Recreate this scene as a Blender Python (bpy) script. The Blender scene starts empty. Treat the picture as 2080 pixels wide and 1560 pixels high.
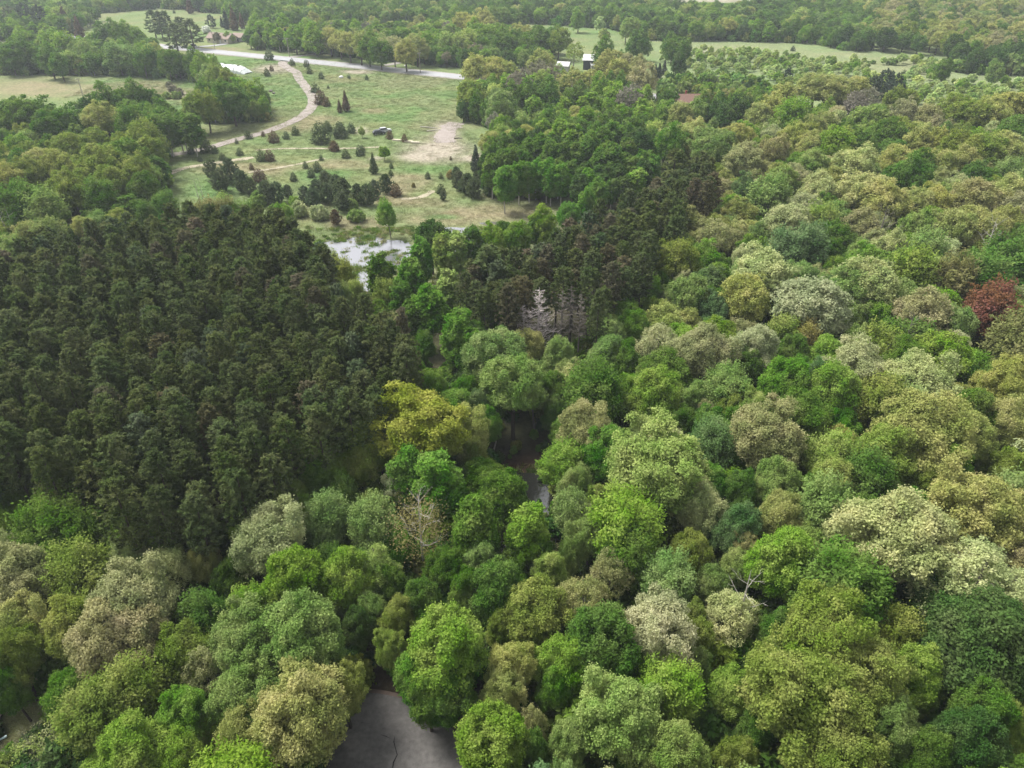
import bpy, math, random
import numpy as np
from mathutils import Vector

PI = math.pi
SC = bpy.context.scene
COL = SC.collection

# ------------------------------------------------------------------ camera, sky, sun, exposure
CAM_H = 65.0
PITCH = math.radians(33.0)
FPX = 1469.0                                   # focal length in pixels of the 2080 px wide photograph
cam_d = bpy.data.cameras.new('camera')
cam_d.sensor_width = 36.0
cam_d.lens = 36.0 * FPX / 2080.0
cam_d.clip_start = 0.5
cam_d.clip_end = 9000.0
cam = bpy.data.objects.new('camera', cam_d)
cam.location = (0, 0, CAM_H)
cam.rotation_euler = (PI / 2 - PITCH, 0, 0)
COL.objects.link(cam)
SC.camera = cam

SUN_EL, SUN_AZ = math.radians(58), math.radians(-62)      # azimuth from +Y (view direction), negative = left
world = bpy.data.worlds.new('World')
SC.world = world
world.use_nodes = True
wn = world.node_tree.nodes
wl = world.node_tree.links
sky = wn.new('ShaderNodeTexSky')
sky.sky_type = 'NISHITA'
sky.sun_disc = False
sky.sun_elevation = SUN_EL
sky.sun_rotation = SUN_AZ
sky.air_density = 1.0
sky.dust_density = 4.0
sky.ozone_density = 1.0
hsv = wn.new('ShaderNodeHueSaturation')
hsv.inputs['Saturation'].default_value = 0.18
wl.new(sky.outputs['Color'], hsv.inputs['Color'])
wl.new(hsv.outputs['Color'], wn['Background'].inputs['Color'])
wn['Background'].inputs['Strength'].default_value = 0.15

sun_d = bpy.data.lights.new('sun', 'SUN')
sun_d.energy = 2.7
sun_d.angle = math.radians(22)
sun_d.color = (1.0, 0.97, 0.91)
sun = bpy.data.objects.new('sun', sun_d)
sv = Vector((math.sin(SUN_AZ) * math.cos(SUN_EL), math.cos(SUN_AZ) * math.cos(SUN_EL), math.sin(SUN_EL)))
sun.rotation_euler = sv.to_track_quat('Z', 'Y').to_euler()
sun.location = (0, 0, 150)
COL.objects.link(sun)

SC.view_settings.view_transform = 'Standard'
SC.view_settings.look = 'None'
SC.view_settings.exposure = 0.78
SC.view_settings.gamma = 1.0
SC.view_settings.use_curve_mapping = False
SC.render.engine = 'CYCLES'
cy = SC.cycles
cy.max_bounces = 4
cy.diffuse_bounces = 2
cy.glossy_bounces = 1
cy.transmission_bounces = 2
cy.volume_bounces = 0
cy.transparent_max_bounces = 4
cy.use_denoising = True

# ------------------------------------------------------------------ photo pixels <-> the place
CP, SP = math.cos(PITCH), math.sin(PITCH)

def w2p(x, y, z):
    dz = z - CAM_H
    f = y * CP - dz * SP
    u = y * SP + dz * CP
    return 1040 + FPX * x / f, 780 - FPX * u / f, f

def p2w(px, py, z=0.0):
    u = (px - 1040) / FPX
    v = (780 - py) / FPX
    dy = CP + v * SP
    dz = -SP + v * CP
    t = (z - CAM_H) / dz
    return u * t, dy * t

def slant(x, y, z):
    return math.sqrt(x * x + y * y + (z - CAM_H) ** 2)

def in_poly(px, py, poly):
    c = False
    n = len(poly)
    j = n - 1
    for i in range(n):
        xi, yi = poly[i]
        xj, yj = poly[j]
        if (yi > py) != (yj > py) and px < (xj - xi) * (py - yi) / (yj - yi) + xi:
            c = not c
        j = i
    return c

def polyv(X, Y, poly):
    c = np.zeros(X.shape, bool)
    n = len(poly)
    j = n - 1
    for i in range(n):
        xi, yi = poly[i]
        xj, yj = poly[j]
        if yi != yj:
            c ^= ((yi > Y) != (yj > Y)) & (X < (xj - xi) * (Y - yi) / (yj - yi) + xi)
        j = i
    return c

def vnoise(X, Y, seed=0):
    xi = np.floor(X).astype(np.int64)
    yi = np.floor(Y).astype(np.int64)
    fx = X - xi
    fy = Y - yi
    fx = fx * fx * (3 - 2 * fx)
    fy = fy * fy * (3 - 2 * fy)
    def h(a, b):
        n = (a * 374761393 + b * 668265263 + seed * 1442695041) & 0xffffffff
        n = ((n ^ (n >> 13)) * 1274126177) & 0xffffffff
        return ((n ^ (n >> 16)) & 0xffff) / 65535.0
    return (h(xi, yi) * (1 - fx) + h(xi + 1, yi) * fx) * (1 - fy) + (h(xi, yi + 1) * (1 - fx) + h(xi + 1, yi + 1) * fx) * fy

def fbm(X, Y, sc, seed=0, oct=4):
    s = 0
    a = 0.5
    for k in range(oct):
        s = s + a * vnoise(X / sc, Y / sc, seed + k)
        sc *= 0.5
        a *= 0.5
    return s / (1 - 0.5 ** oct)

# ------------------------------------------------------------------ materials
def new_mat(name):
    m = bpy.data.materials.new(name)
    m.use_nodes = True
    nt = m.node_tree
    nt.nodes.clear()
    out = nt.nodes.new('ShaderNodeOutputMaterial')
    return m, nt, out

def mat_foliage():
    m, nt, out = new_mat('foliage')
    N, L = nt.nodes, nt.links
    a = N.new('ShaderNodeAttribute')
    a.attribute_type = 'INSTANCER'
    a.attribute_name = 'tcol'
    lf = N.new('ShaderNodeAttribute')
    lf.attribute_type = 'GEOMETRY'
    lf.attribute_name = 'leaf'
    hs = N.new('ShaderNodeHueSaturation')
    mr = N.new('ShaderNodeMapRange')
    mr.inputs['To Min'].default_value = 0.78
    mr.inputs['To Max'].default_value = 1.22
    L.new(lf.outputs['Fac'], mr.inputs['Value'])
    mh = N.new('ShaderNodeMapRange')
    mh.inputs['To Min'].default_value = 0.508
    mh.inputs['To Max'].default_value = 0.493
    L.new(lf.outputs['Fac'], mh.inputs['Value'])
    L.new(mr.outputs['Result'], hs.inputs['Value'])
    L.new(mh.outputs['Result'], hs.inputs['Hue'])
    L.new(a.outputs['Color'], hs.inputs['Color'])
    g = N.new('ShaderNodeNewGeometry')
    nz = N.new('ShaderNodeTexNoise')
    nz.inputs['Scale'].default_value = 0.33
    nz.inputs['Detail'].default_value = 3
    L.new(g.outputs['Position'], nz.inputs['Vector'])
    h2 = N.new('ShaderNodeHueSaturation')
    for sock, lo, hi in (('Hue', 0.526, 0.474), ('Saturation', 1.14, 0.92), ('Value', 0.80, 1.22)):
        r2 = N.new('ShaderNodeMapRange')
        r2.inputs['From Min'].default_value = 0.28
        r2.inputs['From Max'].default_value = 0.72
        r2.inputs['To Min'].default_value = lo
        r2.inputs['To Max'].default_value = hi
        L.new(nz.outputs['Fac'], r2.inputs['Value'])
        L.new(r2.outputs['Result'], h2.inputs[sock])
    L.new(hs.outputs['Color'], h2.inputs['Color'])
    hs = h2
    d = N.new('ShaderNodeBsdfDiffuse')
    t = N.new('ShaderNodeBsdfTranslucent')
    L.new(hs.outputs['Color'], d.inputs['Color'])
    L.new(hs.outputs['Color'], t.inputs['Color'])
    mx = N.new('ShaderNodeMixShader')
    mx.inputs['Fac'].default_value = 0.40
    L.new(d.outputs[0], mx.inputs[1])
    L.new(t.outputs[0], mx.inputs[2])
    L.new(mx.outputs[0], out.inputs['Surface'])
    return m

def mat_plain(name, col, rough=0.8, var=0.25, scale=3.0, spec=0.3, metal=0.0, bump=0.0):
    m, nt, out = new_mat(name)
    N, L = nt.nodes, nt.links
    p = N.new('ShaderNodeBsdfPrincipled')
    p.inputs['Roughness'].default_value = rough
    p.inputs['Metallic'].default_value = metal
    p.inputs['Specular IOR Level'].default_value = spec
    tc = N.new('ShaderNodeTexCoord')
    nz = N.new('ShaderNodeTexNoise')
    nz.inputs['Scale'].default_value = scale
    nz.inputs['Detail'].default_value = 9
    nz.inputs['Roughness'].default_value = 0.68
    L.new(tc.outputs['Object'], nz.inputs['Vector'])
    mr = N.new('ShaderNodeMapRange')
    mr.inputs['From Min'].default_value = 0.25
    mr.inputs['From Max'].default_value = 0.75
    mr.inputs['To Min'].default_value = 1 - var
    mr.inputs['To Max'].default_value = 1 + var
    L.new(nz.outputs['Fac'], mr.inputs['Value'])
    mu = N.new('ShaderNodeVectorMath')
    mu.operation = 'SCALE'
    mu.inputs[0].default_value = col
    L.new(mr.outputs['Result'], mu.inputs['Scale'])
    L.new(mu.outputs['Vector'], p.inputs['Base Color'])
    if bump:
        b = N.new('ShaderNodeBump')
        b.inputs['Strength'].default_value = bump
        L.new(nz.outputs['Fac'], b.inputs['Height'])
        L.new(b.outputs['Normal'], p.inputs['Normal'])
    L.new(p.outputs[0], out.inputs['Surface'])
    return m

def mat_ground():
    m, nt, out = new_mat('ground_cover')
    N, L = nt.nodes, nt.links
    a = N.new('ShaderNodeAttribute')
    a.attribute_name = 'soil'
    g = N.new('ShaderNodeNewGeometry')
    n1 = N.new('ShaderNodeTexNoise')
    n1.inputs['Scale'].default_value = 0.9
    n1.inputs['Detail'].default_value = 6
    n1.inputs['Roughness'].default_value = 0.7
    L.new(g.outputs['Position'], n1.inputs['Vector'])
    n2 = N.new('ShaderNodeTexNoise')
    n2.inputs['Scale'].default_value = 0.13
    n2.inputs['Detail'].default_value = 5
    L.new(g.outputs['Position'], n2.inputs['Vector'])
    m1 = N.new('ShaderNodeMapRange')
    m1.inputs['From Min'].default_value = 0.3
    m1.inputs['From Max'].default_value = 0.7
    m1.inputs['To Min'].default_value = 0.6
    m1.inputs['To Max'].default_value = 1.4
    L.new(n1.outputs['Fac'], m1.inputs['Value'])
    m2 = N.new('ShaderNodeMapRange')
    m2.inputs['From Min'].default_value = 0.3
    m2.inputs['From Max'].default_value = 0.7
    m2.inputs['To Min'].default_value = 0.49
    m2.inputs['To Max'].default_value = 0.51
    L.new(n2.outputs['Fac'], m2.inputs['Value'])
    hs = N.new('ShaderNodeHueSaturation')
    L.new(a.outputs['Color'], hs.inputs['Color'])
    L.new(m1.outputs['Result'], hs.inputs['Value'])
    L.new(m2.outputs['Result'], hs.inputs['Hue'])
    b = N.new('ShaderNodeBump')
    b.inputs['Strength'].default_value = 0.6
    b.inputs['Distance'].default_value = 0.5
    L.new(n1.outputs['Fac'], b.inputs['Height'])
    d = N.new('ShaderNodeBsdfDiffuse')
    L.new(hs.outputs['Color'], d.inputs['Color'])
    L.new(b.outputs['Normal'], d.inputs['Normal'])
    L.new(d.outputs[0], out.inputs['Surface'])
    return m

def mat_water(name, col, mixf, rough):
    m, nt, out = new_mat(name)
    N, L = nt.nodes, nt.links
    g = N.new('ShaderNodeNewGeometry')
    nz = N.new('ShaderNodeTexNoise')
    nz.inputs['Scale'].default_value = 1.6
    nz.inputs['Detail'].default_value = 4
    L.new(g.outputs['Position'], nz.inputs['Vector'])
    b = N.new('ShaderNodeBump')
    b.inputs['Strength'].default_value = 0.12
    b.inputs['Distance'].default_value = 0.2
    L.new(nz.outputs['Fac'], b.inputs['Height'])
    d = N.new('ShaderNodeBsdfDiffuse')
    d.inputs['Color'].default_value = (*col, 1)
    gl = N.new('ShaderNodeBsdfGlossy')
    gl.inputs['Roughness'].default_value = rough
    L.new(b.outputs['Normal'], gl.inputs['Normal'])
    mx = N.new('ShaderNodeMixShader')
    mx.inputs['Fac'].default_value = mixf
    L.new(d.outputs[0], mx.inputs[1])
    L.new(gl.outputs[0], mx.inputs[2])
    L.new(mx.outputs[0], out.inputs['Surface'])
    return m

M = {}
M['foliage'] = mat_foliage()
M['bark'] = mat_plain('bark', (0.075, 0.06, 0.048), 0.9, 0.4, 4)
M['bark_grey'] = mat_plain('bark_grey', (0.17, 0.15, 0.13), 0.9, 0.35, 4)
M['bark_pale'] = mat_plain('bark_pale', (0.42, 0.39, 0.34), 0.85, 0.3, 4)
M['deadwood'] = mat_plain('deadwood', (0.54, 0.475, 0.455), 0.85, 0.2, 3)
M['twig'] = mat_plain('twig', (0.25, 0.235, 0.175), 0.9, 0.25, 3)
M['ground'] = mat_ground()
M['asphalt'] = mat_plain('asphalt', (0.135, 0.128, 0.122), 0.95, 0.32, 1.9, spec=0.0, bump=0.3)
M['road'] = mat_plain('road', (0.34, 0.34, 0.35), 0.9, 0.12, 0.25)
M['shoulder'] = mat_plain('shoulder', (0.30, 0.28, 0.25), 0.95, 0.25, 0.7)
M['gravel'] = mat_plain('gravel', (0.295, 0.255, 0.23), 0.95, 0.22, 0.5)
M['sandtrack'] = mat_plain('sandtrack', (0.36, 0.32, 0.23), 0.95, 0.25, 0.6)
M['crack'] = mat_plain('crack', (0.012, 0.012, 0.012), 0.9, 0.2, 3)
M['marsh_water'] = mat_water('marsh_water', (0.20, 0.20, 0.22), 0.42, 0.12)
M['pond_water'] = mat_water('pond_water', (0.02, 0.02, 0.018), 0.20, 0.12)
M['white'] = mat_plain('white_paint', (0.75, 0.75, 0.74), 0.5, 0.08, 2)
M['film'] = mat_plain('white_film', (0.62, 0.66, 0.64), 0.45, 0.2, 0.7)
M['roof_brown'] = mat_plain('roof_brown', (0.20, 0.12, 0.095), 0.9, 0.2, 2)
M['roof_tan'] = mat_plain('roof_tan', (0.27, 0.21, 0.175), 0.9, 0.2, 2)
M['roof_pale'] = mat_plain('roof_pale', (0.58, 0.58, 0.57), 0.6, 0.12, 1)
M['wall_dark'] = mat_plain('wall_dark', (0.05, 0.055, 0.065), 0.8, 0.2, 2)
M['wall_cream'] = mat_plain('wall_cream', (0.55, 0.50, 0.40), 0.8, 0.1, 2)
M['wall_grey'] = mat_plain('wall_grey', (0.42, 0.41, 0.39), 0.8, 0.1, 2)
M['wall_red'] = mat_plain('wall_red', (0.22, 0.05, 0.04), 0.8, 0.2, 2)
M['window'] = mat_plain('window_glass', (0.02, 0.025, 0.03), 0.1, 0.1, 1, spec=0.6)
M['tyre'] = mat_plain('tyre', (0.02, 0.02, 0.02), 0.9, 0.2, 2)
M['car_black'] = mat_plain('car_black', (0.02, 0.022, 0.03), 0.25, 0.1, 1, spec=0.6)
M['car_silver'] = mat_plain('car_silver', (0.5, 0.51, 0.53), 0.3, 0.06, 1, spec=0.6)
M['car_white'] = mat_plain('car_white', (0.78, 0.78, 0.78), 0.3, 0.05, 1, spec=0.6)
M['red_cloth'] = mat_plain('red_cloth', (0.55, 0.03, 0.025), 0.8, 0.15, 2)
M['pole_wood'] = mat_plain('pole_wood', (0.30, 0.27, 0.23), 0.9, 0.2, 3)
M['wire'] = mat_plain('wire', (0.10, 0.10, 0.10), 0.6, 0.05, 1)
M['plank'] = mat_plain('plank', (0.40, 0.32, 0.26), 0.85, 0.2, 3)
M['timber'] = mat_plain('timber', (0.58, 0.52, 0.40), 0.85, 0.2, 2)

# ------------------------------------------------------------------ mesh helpers
class MB:
    """collects vertices and faces of ONE mesh"""
    def __init__(self):
        self.v, self.f, self.mi = [], [], []
        self.n = 0
    def add(self, verts, faces, mi=0):
        b = self.n
        self.v.extend(verts)
        self.n += len(verts)
        for q in faces:
            self.f.append(tuple(b + i for i in q))
            self.mi.append(mi)
    def box(self, cx, cy, cz, sx, sy, sz, rz=0.0, mi=0, taper=1.0):
        c, s = math.cos(rz), math.sin(rz)
        vs = []
        for dz, k in ((-0.5, 1.0), (0.5, taper)):
            for dx, dy in ((-.5, -.5), (.5, -.5), (.5, .5), (-.5, .5)):
                x, y = dx * sx * k, dy * sy * k
                vs.append((cx + x * c - y * s, cy + x * s + y * c, cz + dz * sz))
        self.add(vs, [(0, 3, 2, 1), (4, 5, 6, 7), (0, 1, 5, 4), (1, 2, 6, 5), (2, 3, 7, 6), (3, 0, 4, 7)], mi)
    def tube(self, pts, rad, k=5, mi=0, cap=True):
        pts = [Vector(p) for p in pts]
        rings = []
        b = self.n
        vs = []
        for i, p in enumerate(pts):
            d = (pts[min(i + 1, len(pts) - 1)] - pts[max(i - 1, 0)])
            d = d.normalized() if d.length > 1e-9 else Vector((0, 0, 1))
            ref = Vector((1, 0, 0)) if abs(d.x) < 0.8 else Vector((0, 1, 0))
            a = d.cross(ref).normalized()
            c = d.cross(a)
            r = rad[i]
            for j in range(k):
                t = 2 * PI * j / k
                vs.append(tuple(p + a * (r * math.cos(t)) + c * (r * math.sin(t))))
        fs = []
        for i in range(len(pts) - 1):
            for j in range(k):
                j2 = (j + 1) % k
                fs.append((i * k + j, i * k + j2, (i + 1) * k + j2, (i + 1) * k + j))
        if cap:
            fs.append(tuple(range(k))[::-1])
            fs.append(tuple((len(pts) - 1) * k + j for j in range(k)))
        self.add(vs, fs, mi)
    def mesh(self, name, mats):
        me = bpy.data.meshes.new(name)
        me.from_pydata(self.v, [], self.f)
        for m in mats:
            me.materials.append(m)
        if len(mats) > 1:
            me.polygons.foreach_set('material_index', self.mi)
        me.update()
        return me

def link(name, data, parent=None, loc=None, rz=0.0):
    o = bpy.data.objects.new(name, data)
    COL.objects.link(o)
    if parent is not None:
        o.parent = parent
    if loc is not None:
        o.location = loc
    if rz:
        o.rotation_euler = (0, 0, rz)
    return o

def tag(o, label=None, cat=None, group=None, kind=None):
    if label:
        o['label'] = label
    if cat:
        o['category'] = cat
    if group:
        o['group'] = group
    if kind:
        o['kind'] = kind
    return o

def thing(name, loc, rz, label, cat, group=None):
    return tag(link(name, None, None, loc, rz), label, cat, group)

# ------------------------------------------------------------------ foliage prototypes
def unit(a):
    return a / np.maximum(np.linalg.norm(a, axis=-1, keepdims=True), 1e-9)

def rhombi(c, n, size, rng, aspect=0.62, u=None):
    N = len(c)
    r = unit(rng.normal(size=(N, 3))) if u is None else u
    n = unit(n)
    u = unit(r - n * np.sum(r * n, 1, keepdims=True))
    v = np.cross(n, u)
    s = np.asarray(size).reshape(-1, 1) * np.ones((N, 1))
    vs = np.empty((N, 4, 3))
    vs[:, 0] = c - u * s
    vs[:, 1] = c + v * s * aspect
    vs[:, 2] = c + u * s
    vs[:, 3] = c - v * s * aspect
    return vs

def leaf_mesh(name, vs, lv, extra=None):
    """vs (N,4,3) leaf quads, lv (N,) leaf value; extra: MB of bark appended as material 1"""
    N = len(vs)
    V = vs.reshape(-1, 3)
    faces = np.arange(N * 4).reshape(N, 4)
    loops = faces.reshape(-1)
    starts = np.arange(N) * 4
    mi = np.zeros(N, int)
    lf = np.clip(lv, 0, 1)
    mats = [M['foliage']]
    if extra is not None:
        mb, bm = extra
        mats.append(bm)
        b = len(V)
        V = np.vstack([V, np.array(mb.v)])
        ll, ss = [], []
        p = len(loops)
        for f in mb.f:
            ss.append(p)
            p += len(f)
            ll.extend(b + i for i in f)
        loops = np.concatenate([loops, np.array(ll, int)])
        starts = np.concatenate([starts, np.array(ss, int)])
        mi = np.concatenate([mi, np.ones(len(mb.f), int)])
        lf = np.concatenate([lf, np.full(len(mb.f), 0.5)])
    me = bpy.data.meshes.new(name)
    me.vertices.add(len(V))
    me.vertices.foreach_set('co', V.astype(np.float32).ravel())
    me.loops.add(len(loops))
    me.loops.foreach_set('vertex_index', loops.astype(np.int32))
    me.polygons.add(len(starts))
    me.polygons.foreach_set('loop_start', starts.astype(np.int32))
    for m in mats:
        me.materials.append(m)
    me.polygons.foreach_set('material_index', mi.astype(np.int32))
    at = me.attributes.new('leaf', 'FLOAT', 'FACE')
    at.data.foreach_set('value', lf.astype(np.float32))
    me.update(calc_edges=True)
    return me

def sphere_dirs(n, zmin, rng):
    i = np.arange(int(n * 2 / (1 - zmin)) + 1)
    z = 1 - 2 * (i + 0.5) / len(i)
    t = i * 2.399963 + rng.uniform(0, 6.28)
    r = np.sqrt(1 - z * z)
    d = np.stack([r * np.cos(t), r * np.sin(t), z], 1)
    d = d[z > zmin]
    return unit(d + rng.normal(scale=0.16, size=d.shape))

def wobble(d, rng, amp):
    s = 0
    for _ in range(4):
        k = unit(rng.normal(size=3))
        s = s + np.sin((d @ k) * rng.uniform(2, 5) + rng.uniform(0, 6.28))
    return 1 + amp * s / 2

def crown_lobed(rng, R, zb, zt, nl, lr, ntuft, nleaf, leaf, tuft_r, zmin=-0.5, wob=0.14, vert=0.85, jit=0.12, inner=0.12):
    zc = zb + (zt - zb) * 0.42
    au, ad = zt - zc, zc - zb
    d = sphere_dirs(nl, zmin, rng)
    n = len(d)
    rad = wobble(d, rng, wob) * rng.uniform(1 - jit, 1 + jit * 0.5, n)
    lri = lr * rng.uniform(0.65, 1.3, n)
    k = rad[:, None]
    ax = np.stack([np.full(n, R), np.full(n, R), np.where(d[:, 2] > 0, au, ad)], 1)
    shrink = 1 - (lri / R)[:, None] * 0.8
    c = d * ax * k * shrink + np.array([0, 0, zc])
    lobeval = rng.uniform(0, 1, n)
    td = unit(rng.normal(size=(n, ntuft, 3)) + d[:, None, :] * 0.7 + np.array([0, 0, 0.35]))
    tp = c[:, None, :] + td * (lri[:, None] * rng.uniform(0.7, 1.08, (n, ntuft)))[..., None] * np.array([1, 1, vert])
    tv = rng.uniform(0, 1, (n, ntuft))
    td = td.reshape(-1, 3)
    tp = tp.reshape(-1, 3)
    tvv = (0.55 * tv + 0.45 * lobeval[:, None]).reshape(-1)
    T = len(tp)
    p = tp[:, None, :] + rng.normal(size=(T, nleaf, 3)) * tuft_r * 0.55
    nn = td[:, None, :] * 0.75 + rng.normal(size=(T, nleaf, 3)) * 0.75 + np.array([0, 0, 0.25])
    lv = 0.72 * tvv[:, None] + 0.28 * rng.uniform(0, 1, (T, nleaf))
    p = p.reshape(-1, 3)
    vs = rhombi(p, nn.reshape(-1, 3), rng.uniform(0.65, 1.35, len(p)) * leaf, rng, 0.62)
    lv = lv.reshape(-1)
    ni = int(len(p) * inner)
    if ni:
        di = unit(rng.normal(size=(ni, 3)))
        pi = di * np.array([R, R, (zt - zb) * 0.45]) * (rng.uniform(0.2, 0.72, ni) ** 0.6)[:, None] + np.array([0, 0, zc])
        vi = rhombi(pi, rng.normal(size=(ni, 3)), rng.uniform(1.2, 2.0, ni) * leaf, rng, 0.7)
        vs = np.concatenate([vs, vi])
        lv = np.concatenate([lv, rng.uniform(0.2, 0.7, ni)])
    return vs, lv

def crown_feather(rng, R, zb, zt, nb, nleaf, leaf, spread=0.35, upsweep=0.5):
    zc = zb + (zt - zb) * 0.40
    d = sphere_dirs(nb, -0.35, rng)
    n = len(d)
    rad = wobble(d, rng, 0.14) * rng.uniform(0.78, 1.08, n)
    end = d * np.array([R, R, 1]) * rad[:, None]
    end[:, 2] = np.where(d[:, 2] > 0, d[:, 2] * (zt - zc), d[:, 2] * (zc - zb)) * rad + zc
    st = np.zeros((n, 3))
    st[:, 2] = zb - (zt - zb) * 0.1 + rng.uniform(0, 0.45, n) * (zt - zb)
    t = rng.uniform(0.42, 1.0, (n, nleaf)) ** 0.75
    mid = (st + end) / 2
    mid[:, 2] -= upsweep * 0.5
    mid[:, :2] *= 1.15
    b = ((1 - t) ** 2)[..., None] * st[:, None] + (2 * t * (1 - t))[..., None] * mid[:, None] + (t ** 2)[..., None] * end[:, None]
    tan = unit((2 * (1 - t))[..., None] * (mid - st)[:, None] + (2 * t)[..., None] * (end - mid)[:, None])
    sc = spread * (0.6 + 0.9 * t)[..., None]
    p = b + rng.normal(size=b.shape) * sc * np.array([1, 1, 0.8])
    nn = rng.normal(size=b.shape) * 0.6 + np.array([0, 0, 0.6]) + d[:, None] * 0.35
    bv = rng.uniform(0, 1, n)
    lv = 0.5 * bv[:, None] + 0.5 * rng.uniform(0, 1, t.shape)
    p = p.reshape(-1, 3)
    vs = rhombi(p, nn.reshape(-1, 3), rng.uniform(0.7, 1.3, len(p)) * leaf, rng, 0.5,
                unit(tan.reshape(-1, 3) + rng.normal(size=p.shape) * 0.45))
    return vs, lv.reshape(-1)

def crown_pine(rng, R, zb, zt, dz, nbr, ntuft, leaf, nn=9, taper=0.75, up=0.55):
    P, Nn, U, LV = [], [], [], []
    z = zb
    while z < zt:
        t = (z - zb) / (zt - zb)
        prof = (min(1.0, 0.55 + t * 2.2)) * (1 - t) ** taper + 0.10
        k = max(3, int(nbr * (0.6 + 0.6 * (1 - t))))
        a0 = rng.uniform(0, 6.28)
        for i in range(k):
            a = a0 + 6.283 * i / k + rng.normal(scale=0.2)
            L = R * prof * rng.uniform(0.7, 1.12)
            bv = rng.uniform()
            for j in range(ntuft):
                s = 1 - j * 0.27 + rng.normal(scale=0.06)
                if s <= 0.15:
                    continue
                r = L * s
                side = rng.normal(scale=0.16) * L
                cx = math.cos(a) * r - math.sin(a) * side
                cyy = math.sin(a) * r + math.cos(a) * side
                cz = z + 0.28 * r * s + rng.normal(scale=0.08)
                tv = rng.uniform()
                for q in range(nn):
                    P.append((cx, cyy, cz))
                    out = np.array([math.cos(a) * 0.55, math.sin(a) * 0.55, up]) + rng.normal(size=3) * 0.5
                    U.append(out)
                    LV.append(0.35 * bv + 0.4 * tv + 0.25 * rng.uniform())
        z += dz * rng.uniform(0.85, 1.15) * (1 - 0.35 * t)
    for q in range(nn * 3):
        P.append((0, 0, zt))
        U.append(np.array([0, 0, 1.0]) + rng.normal(size=3) * 0.4)
        LV.append(0.7)
    P, U = np.array(P), unit(np.array(U))
    N = len(P)
    s = rng.uniform(0.7, 1.25, N) * leaf
    c = P + U * s[:, None] * 0.8
    n = rng.normal(size=(N, 3)) + np.array([0, 0, 0.8])
    return rhombi(c, n, s, rng, 0.42, U), np.array(LV)

def crown_cone(rng, R, zb, zt, n, leaf, round_=0.8):
    t = 1 - np.sqrt(rng.uniform(0, 1, n))
    a = rng.uniform(0, 6.283, n)
    lob = 1 + 0.2 * np.sin(a * 5 + t * 9 + rng.uniform(0, 6)) + 0.18 * np.sin(a * 3 - t * 14 + rng.uniform(0, 6)) + 0.12 * np.sin(a * 2 + rng.uniform(0, 6))
    prof = np.minimum(1, 0.55 + 3.5 * t) * (1 - t) ** round_ + 0.04
    r = R * prof * lob * rng.uniform(0.72, 1.05, n)
    p = np.stack([r * np.cos(a), r * np.sin(a), zb + t * (zt - zb) + rng.normal(scale=0.1, size=n)], 1)
    u = np.stack([np.cos(a), np.sin(a), np.full(n, 0.35)], 1) + rng.normal(size=(n, 3)) * 0.4
    nn = np.stack([np.cos(a) * .7, np.sin(a) * .7, np.full(n, 0.7)], 1) + rng.normal(size=(n, 3)) * 0.4
    return rhombi(p, nn, rng.uniform(0.7, 1.3, n) * leaf, rng, 0.5, unit(u)), rng.uniform(0, 1, n)

def trunk_mb(rng, h, r, limbs=5, spread=2.5, k=6, lean=0.3):
    mb = MB()
    lx, ly = rng.normal(scale=lean, size=2)
    pts = [(0, 0, -0.3), (lx * .2, ly * .2, h * .3), (lx * .6, ly * .6, h * .65), (lx, ly, h)]
    mb.tube(pts, [r * 1.25, r, r * .72, r * .25], k)
    for i in range(limbs):
        t = rng.uniform(0.35, 0.8)
        b = np.array([lx * t * .9, ly * t * .9, h * t])
        a = 6.283 * i / max(limbs, 1) + rng.normal(scale=0.4)
        L = spread * rng.uniform(0.6, 1.1)
        e = b + np.array([math.cos(a) * L, math.sin(a) * L, L * rng.uniform(0.55, 1.1)])
        m = (b + e) / 2 + np.array([0, 0, -0.12 * L])
        mb.tube([b, m, e], [r * .5, r * .34, r * .1], 4)
    return mb

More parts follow.
